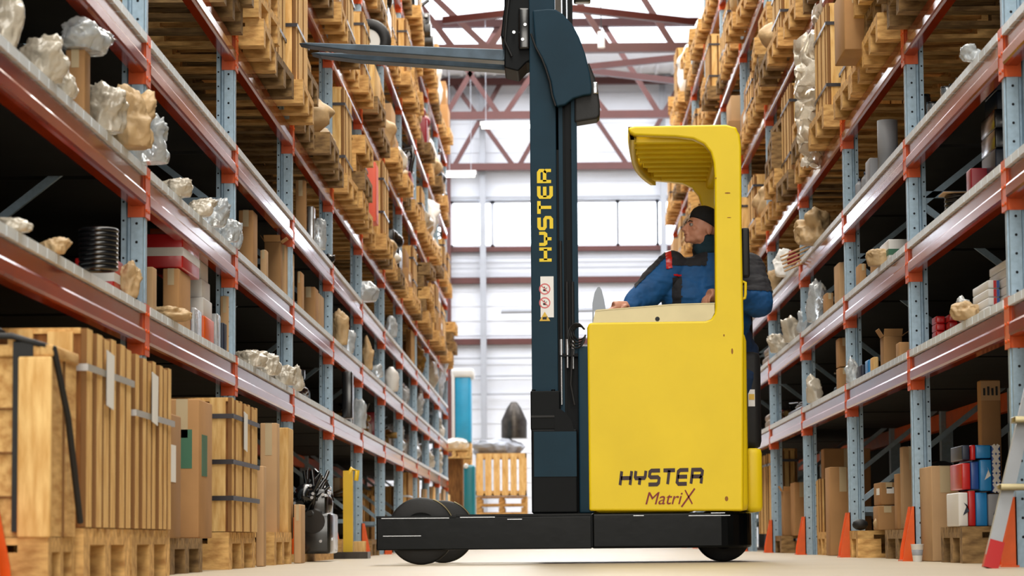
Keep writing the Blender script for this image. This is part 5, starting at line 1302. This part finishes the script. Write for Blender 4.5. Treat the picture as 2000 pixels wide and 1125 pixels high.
bagp('R', D3, 1590, 480, 70, 56, 1590, 'tan wrapped bundle with rods on upper right shelf at fourth upright', m=M_BAGT, cat='bundle', name='wrapped_bundle', dy=-.05, seed=79, amp=.45, spikes=4)
o = empty('rod_bundle', P(1560, 500, 18.2), 'bundle of thin pale rods poking out of the tan wrapping', 'rods')
for q in range(5): MB().tube([P(1524+2*q, 502+7*q, 18.2), P(1600+3*q, 470+6*q, 18.25)], .008, 6).build('rod', M_CARD2, o)
MB().tube([P(1600, 465, 17.8), P(1655, 418, 17.6)], .008, 6).build('rod', M_CARD2, o)
bagp('R', D3, 1536, 525, 44, 50, 1540, 'white paper pack with red corner on upper right shelf', m=M_PAPER, cat='pack', name='paper_pack')
bagp('R', D3, 1555, 540, 26, 26, 1560, 'red fabric scrap by the white paper pack, upper right shelf', m=M_DRED, cat='cloth', name='red_cloth')
bagp('R', D3, 1512, 560, 30, 50, 1508, 'tan bundle behind driver shoulder, upper right shelf', m=M_BAGT)
# ------------------------------------------------------------------ upper pallet levels, both racks
random.seed(11)
LVN = {3: 'first pallet level', 4: 'second pallet level', 5: 'third pallet level', 6: 'top pallet level'}
SLOT = ['near', 'middle', 'far']
for side in ('L', 'R'):
    sg = 1 if side == 'L' else -1
    Xf = XL if side == 'L' else XR
    sname = 'left' if side == 'L' else 'right'
    for li in (3, 4, 5, 6):
        zb = LEV[li]+0.172
        hmax = (LEV[li+1]-LEV[li]-0.25) if li < 6 else 1.25
        for bay in range(0, 11):
            for sl in range(3):
                yc = PY[bay]+0.52+sl*0.88
                ov = random.uniform(0.05, 0.16)
                xa = Xf+sg*ov; xc = xa-sg*0.6
                h = hmax*random.uniform(.62, .92)
                if not in_frame(min(xa, xa-sg*1.2), max(xa, xa-sg*1.2), yc-.4, yc+.4, zb, zb+h): continue
                if in_frame(min(xa, xa-sg*1.2), max(xa, xa-sg*1.2), yc-.4, yc+.4, zb, zb+.05) is False and proj(xa, yc, zb)[1] < -150: continue
                where = '%s rack, %s, %s bay, %s slot' % (sname, LVN[li], ORD[bay], SLOT[sl])
                grp = 'pallets on the %s rack %s' % (sname, LVN[li])
                r = random.random()
                key = (side, li, bay, sl)
                kind = 'crate' if r < .5 else ('pallets' if r < .68 else ('cartons' if r < .84 else 'bundle'))
                FORCE = {('L', 3, 0, 2): 'pallets', ('L', 3, 1, 0): 'pallets', ('L', 3, 1, 1): 'pallets', ('L', 3, 1, 2): 'pallets', ('L', 3, 2, 0): 'film', ('L', 3, 2, 1): 'tall', ('L', 3, 2, 2): 'tall',
                         ('L', 3, 3, 0): 'pallets', ('L', 3, 3, 1): 'bundle', ('L', 3, 3, 2): 'bundle', ('L', 3, 4, 0): 'tall', ('L', 3, 4, 1): 'pallets', ('L', 3, 4, 2): 'crate', ('L', 3, 5, 0): 'redplate', ('L', 3, 5, 1): 'tall',
                         ('R', 3, 1, 1): 'pallets', ('R', 3, 1, 2): 'pallets', ('R', 3, 2, 0): 'pallets', ('R', 3, 2, 1): 'openbox', ('R', 3, 2, 2): 'tall', ('R', 3, 3, 0): 'tall', ('R', 3, 3, 1): 'whitewrap', ('R', 3, 3, 2): 'pallets',
                         ('R', 3, 4, 0): 'tall', ('R', 3, 4, 1): 'pallets', ('L', 4, 5, 0): 'wheel', ('L', 4, 7, 1): 'red', ('L', 4, 7, 2): 'black', ('L', 5, 9, 0): 'black', ('L', 6, 8, 1): 'black', ('L', 6, 9, 1): 'white', ('L', 5, 9, 2): 'white', ('L', 6, 10, 0): 'white', ('L', 4, 9, 1): 'black'}
                if bay >= 6 and random.random() < .28: kind = random.choice(['black', 'white', 'bundle', 'red'] if li < 6 else ['black', 'white'])
                kind = FORCE.get(key, kind)
                yj = yc+random.uniform(-.02, .02)
                rz = random.uniform(-.03, .03)
                pallet(xc, yj, zb, 'pallet on the beams, '+where, grp, rz=rz, old=(random.random() < .2))
                zl = zb+.145
                x0, x1 = sorted((xa-sg*.04, xa-sg*1.0)); y0, y1 = yj-.36, yj+.36
                if kind in ('crate', 'tall', 'openbox', 'film'):
                    if kind == 'tall': h = hmax*.97
                    nP = 0
                    if kind == 'film': nP = 2
                    for q in range(nP):
                        pallet(xc, yj, zl, '%s extra pallet under the wrapped crate, %s' % (['first', 'second'][q], where), grp, rz=-rz); zl += .145
                    crate(x0, x1, y0, y1, zl, zb+h, '%s, %s' % (random.choice(['pale slatted crate', 'slatted pine crate', 'strapped pine crate']), where), 'upper level crates %s' % sname, sgn=sg,
                          m=random.choice([M_PINE, M_PINEL]), bw=random.choice([.08, .1, .12]), gap=random.choice([.01, .018]), straps=random.choice([(.3, .75), (.5,), (.2, .8)]), paper=random.random() < .15)
                    if kind == 'film':
                        bag((x1-.12 if sg > 0 else x0+.12, y0-.03, zl+.05), .2, .08, .42, 'clear film hanging on the wrapped crate, '+where, m=M_BAGW, name='plastic_film', cat='film')
                    if kind == 'openbox':
                        carton(x0-.16, x0-.02, y0, y0+.5, zl-.02, zl+.35, 'open box over aisle edge, '+where, sgn=sg, m=M_CARD)
                elif kind == 'pallets':
                    n = random.randint(2, 5)
                    n = min(n, int((hmax-.15)/.145))
                    for q in range(n):
                        pallet(xc+sg*random.uniform(-.05, .06), yj+random.uniform(-.03, .03), zl, '%s in the stack, %s' % (['second pallet', 'third pallet', 'fourth pallet', 'fifth pallet', 'sixth pallet'][q], where), grp, rz=random.uniform(-.05, .05), old=random.random() < .25)
                        zl += .145
                elif kind == 'cartons':
                    hh = (h-.145)/2
                    carton(x0, x1, y0, y1, zl, zl+hh-.002, 'lower cardboard carton, '+where, sgn=sg, lab=random.random() < .5, group='upper level cartons '+sname)
                    carton(x0+.03, x1-.03, y0+.03, y1-.02, zl+hh, zl+hh*2, 'upper cardboard carton, '+where, sgn=sg, lab=random.random() < .3, m=random.choice([M_CARD, M_CARD2]), group='upper level cartons '+sname)
                elif kind == 'bundle':
                    bag((xc+sg*.05, yj, zl), .5, .33, (h-.15)*.45, 'wrapped bundle, '+where, m=random.choice([M_BAGT, M_BAGT, M_BAG]), name='wrapped_bundle', cat='bundle', amp=.2, spikes=0)
                elif kind == 'wheel':
                    carton(x0, x1, y0, y1, zl, zl+.3, 'wooden box under the tyre, '+where, m=M_PINE, tape=False)
                    o = empty('spare_wheel', (xa-sg*.1, yj, zl+.302), 'black tyre on box, '+where, 'wheel')
                    MB().torus((xa-sg*.1, yj-.3, zl+.302+.2), .15, .055, 'Y').build('tyre', M_BLACK, o)
                    MB().cyl((xa-sg*.1, yj-.33, zl+.502), .11, .06, 'Y', 24).build('rim', M_WHITE, o)
                elif kind == 'whitewrap':
                    lw = 'tall white torn plastic sheeting hanging over dark casting, right rack, fourth bay'
                    tops = [P(1612, 12, yj-.2), P(1628, 300, yj-.2)]
                    o = empty('plastic_sheeting', (Xf+.05, yj-.1, zl), lw, 'plastic sheeting')
                    zt2 = P(1612, 14, yj-.2).z; xL0 = P(1545, 0, yj-.2).x; xR0 = P(1636, 0, yj-.2).x
                    sheet('film_fold', lambda u, v: (xL0+.02+(xR0-xL0-.02)*(u*(.35+.65*min(1, v*1.3))+.5*(1-min(1, v*1.3))*1.0) , yj-.25-.18*math.sin(PI*u), zt2-(zt2-zl-.25)*v*(1-.12*u)), M_BAG, 3, .055, 60, 90, o, fr=6)
                    sheet('film_fold', lambda u, v: (xL0+.03+.18*u, yj-.22-.1*math.sin(PI*u), zl+.62-.75*v+.05*math.sin(5*u)), M_BAG, 8, .05, 40, 60, o, fr=7)
                    sheet('film_fold', lambda u, v: (xL0+.06+.20*u*(1-.3*v), yj-.16-.1*math.sin(PI*u), zl+.30-.55*v), M_BAG, 12, .05, 40, 60, o, fr=7)
                    machinery(Xf+.1, Xf+.7, yj+.1, yj+.4, zl, zl+.5, 'black casting behind the torn white wrapping, right rack', m=M_BLACKG, seed=5)
                elif kind == 'redplate':
                    carton(x1-.16, x1+.1, y0, y0+.34, zl, zl+.52, 'salmon red panel case, '+where, m=MATS.get('salmon') or mat('salmon', (232, 96, 70), rough=.5), tape=False, name='panel_case', cat='case')
                    crate(x0, x1-.02, y0+.36, y1, zl, zl+.8, 'narrow strapped crate behind salmon case, '+where, sgn=sg)
                elif kind == 'red':
                    machinery(x0+.3, x1+.06, y0, y1, zl, zl+.75, 'dark red machine frame, '+where, m=M_DRED, seed=200+bay)
                elif kind == 'black':
                    machinery(x0+.3, x1+.06, y0, y1, zl, zl+min(.85, hmax-.1), 'black machine with pipes, '+where, m=M_BLACKG, seed=210+bay, dense=1.6)
                elif kind == 'white':
                    bag((xc+sg*.05, yj, zl), .5, .36, .45, 'white film wrapped load, '+where, m=M_WHITE, name='wrapped_load', cat='wrapped load', spikes=1, amp=.12)
# ------------------------------------------------------------------ far end of the aisle
Y = 42.0
def far_pallets(x0, x1, z, n, lab):
    for i in range(n):
        pallet((x0+x1)/2, Y, z+i*.15, '%s crate pallet in stack behind the mast foot' % ORD[i], 'far pallet stack')
cx0, cx1 = P(931, 950, Y).x, P(1029, 950, Y).x
za, zb_ = P(980, 968, Y).z, P(980, 887, Y).z
for i in range(6):
    pallet((cx0+cx1)/2, Y+.3, i*.145, '%s pallet of stack left of the mast foot, far down the aisle, counting upward' % ['lowest', 'second', 'third', 'fourth', 'fifth', 'sixth'][i], 'far pallet stack', sx=.72)
def slat_panel(z0, z1, lab):
    root = empty('wooden_crate', ((cx0+cx1)/2, Y, z0), lab, 'crate', 'far slatted crates')
    s = MB(); n = 6; wd = (cx1-cx0)/n
    for i in range(n): s.box(cx0+i*wd+.015, cx0+(i+1)*wd-.02, Y-.42, Y-.40, z0, z1)
    s.build('front_slats', M_PINEL, root)
    s = MB()
    for z in (z0, z1-.08): s.box(cx0, cx1, Y-.40, Y-.37, z, z+.08); s.box(cx0, cx1, Y+.3, Y+.33, z, z+.08)
    s.box(cx0, cx0+.03, Y-.4, Y+.33, z0, z1); s.box(cx1-.03, cx1, Y-.4, Y+.33, z0, z1); s.box(cx0, cx1, Y-.4, Y+.33, z0, z0+.03)
    s.build('crate_frame', M_PINEH, root)
slat_panel(.88, zb_, 'upper open slatted crate left of the mast foot, far end of aisle')
o = bag(((cx0+cx1)/2-.05, Y, zb_-.05), .38, .3, .16, 'rumpled grey cover lying on the far slatted crate', m=M_GREY, cat='cover', name='cloth_cover')
a = P(1004, 850, Y); 
o = empty('dark_hopper', (a.x, Y+.1, a.z-.05), 'dark grey cone-shaped hopper standing on the far crate', 'hopper')
MB().lathe([(.22, 0), (.22, .3), (.12, .52), (.05, .62)], (a.x, Y+.1, a.z-.05), 20).build('hopper_body', M_IRON, o)
a = P(898, 800, 40.6)
o = empty('wrapped_column', (a.x, 40.6, 0), 'turquoise film wrapped tall load at the left rack end', 'wrapped load')
MB().bevbox(P(884, 0, 40.6).x, P(915, 0, 40.6).x, 40.6, 41.2, P(0, 872, 40.6).z, P(898, 735, 40.6).z, .04).build('turquoise_load', M_TURQ, o)
MB().bevbox(P(877, 0, 40.6).x, P(921, 0, 40.6).x, 40.58, 41.22, P(898, 737, 40.6).z, P(898, 720, 40.6).z, .04).build('white_cap', M_WHITE, o)
MB().bevbox(P(878, 0, 40.6).x, P(884, 0, 40.6).x, 40.58, 41.2, P(0, 872, 40.6).z, P(898, 722, 40.6).z, .02).build('white_edge', M_WHITE, o)
MB().box(P(884, 0, 40.6).x, P(915, 0, 40.6).x, 40.7, 41.2, 0, P(0, 873, 40.6).z).build('timber_plinth', M_PINEH, o)
a = P(905, 950, 39.4)
o = empty('teal_bin', (a.x, 39.4, 0), 'teal upright bin at the left rack end beside the far pallets', 'bin')
MB().bevbox(P(900, 0, 39.4).x, P(922, 0, 39.4).x, 39.4, 39.9, 0, P(905, 908, 39.4).z, .05).build('bin_body', M_TEAL, o)
MB().ell((P(905, 0, 39.4).x, 39.39, P(0, 918, 39.4).z), .04, .01, .04).build('white_disc', M_WHITE, o)
o = pallet(P(902, 0, 39.6).x-.1, 39.7, P(0, 900, 39.6).z, 'pallet capped by rounded cover above the teal bin', 'far pallet stack', sx=.45, sz=1)
o.location = (P(902, 0, 40.2).x-.15, 40.15, P(0, 904, 40.2).z); bag((P(905, 0, 40.2).x-.15, 40.15, P(0, 904, 40.2).z+.145), .2, .25, .1, 'pale dome cover on small pallet above teal bin', m=M_BAG, cat='cover', name='dome_cover', spikes=0, amp=.1)
# stand under that pallet
tag(MB().box(P(892, 0, 40.2).x-.2, P(905, 0, 40.2).x-.05, 40.0, 40.4, 0, P(0, 904, 40.2).z-.002).build('timber_box', M_DARKW), 'dark timber box carrying the small pallet, left rack end', 'box')
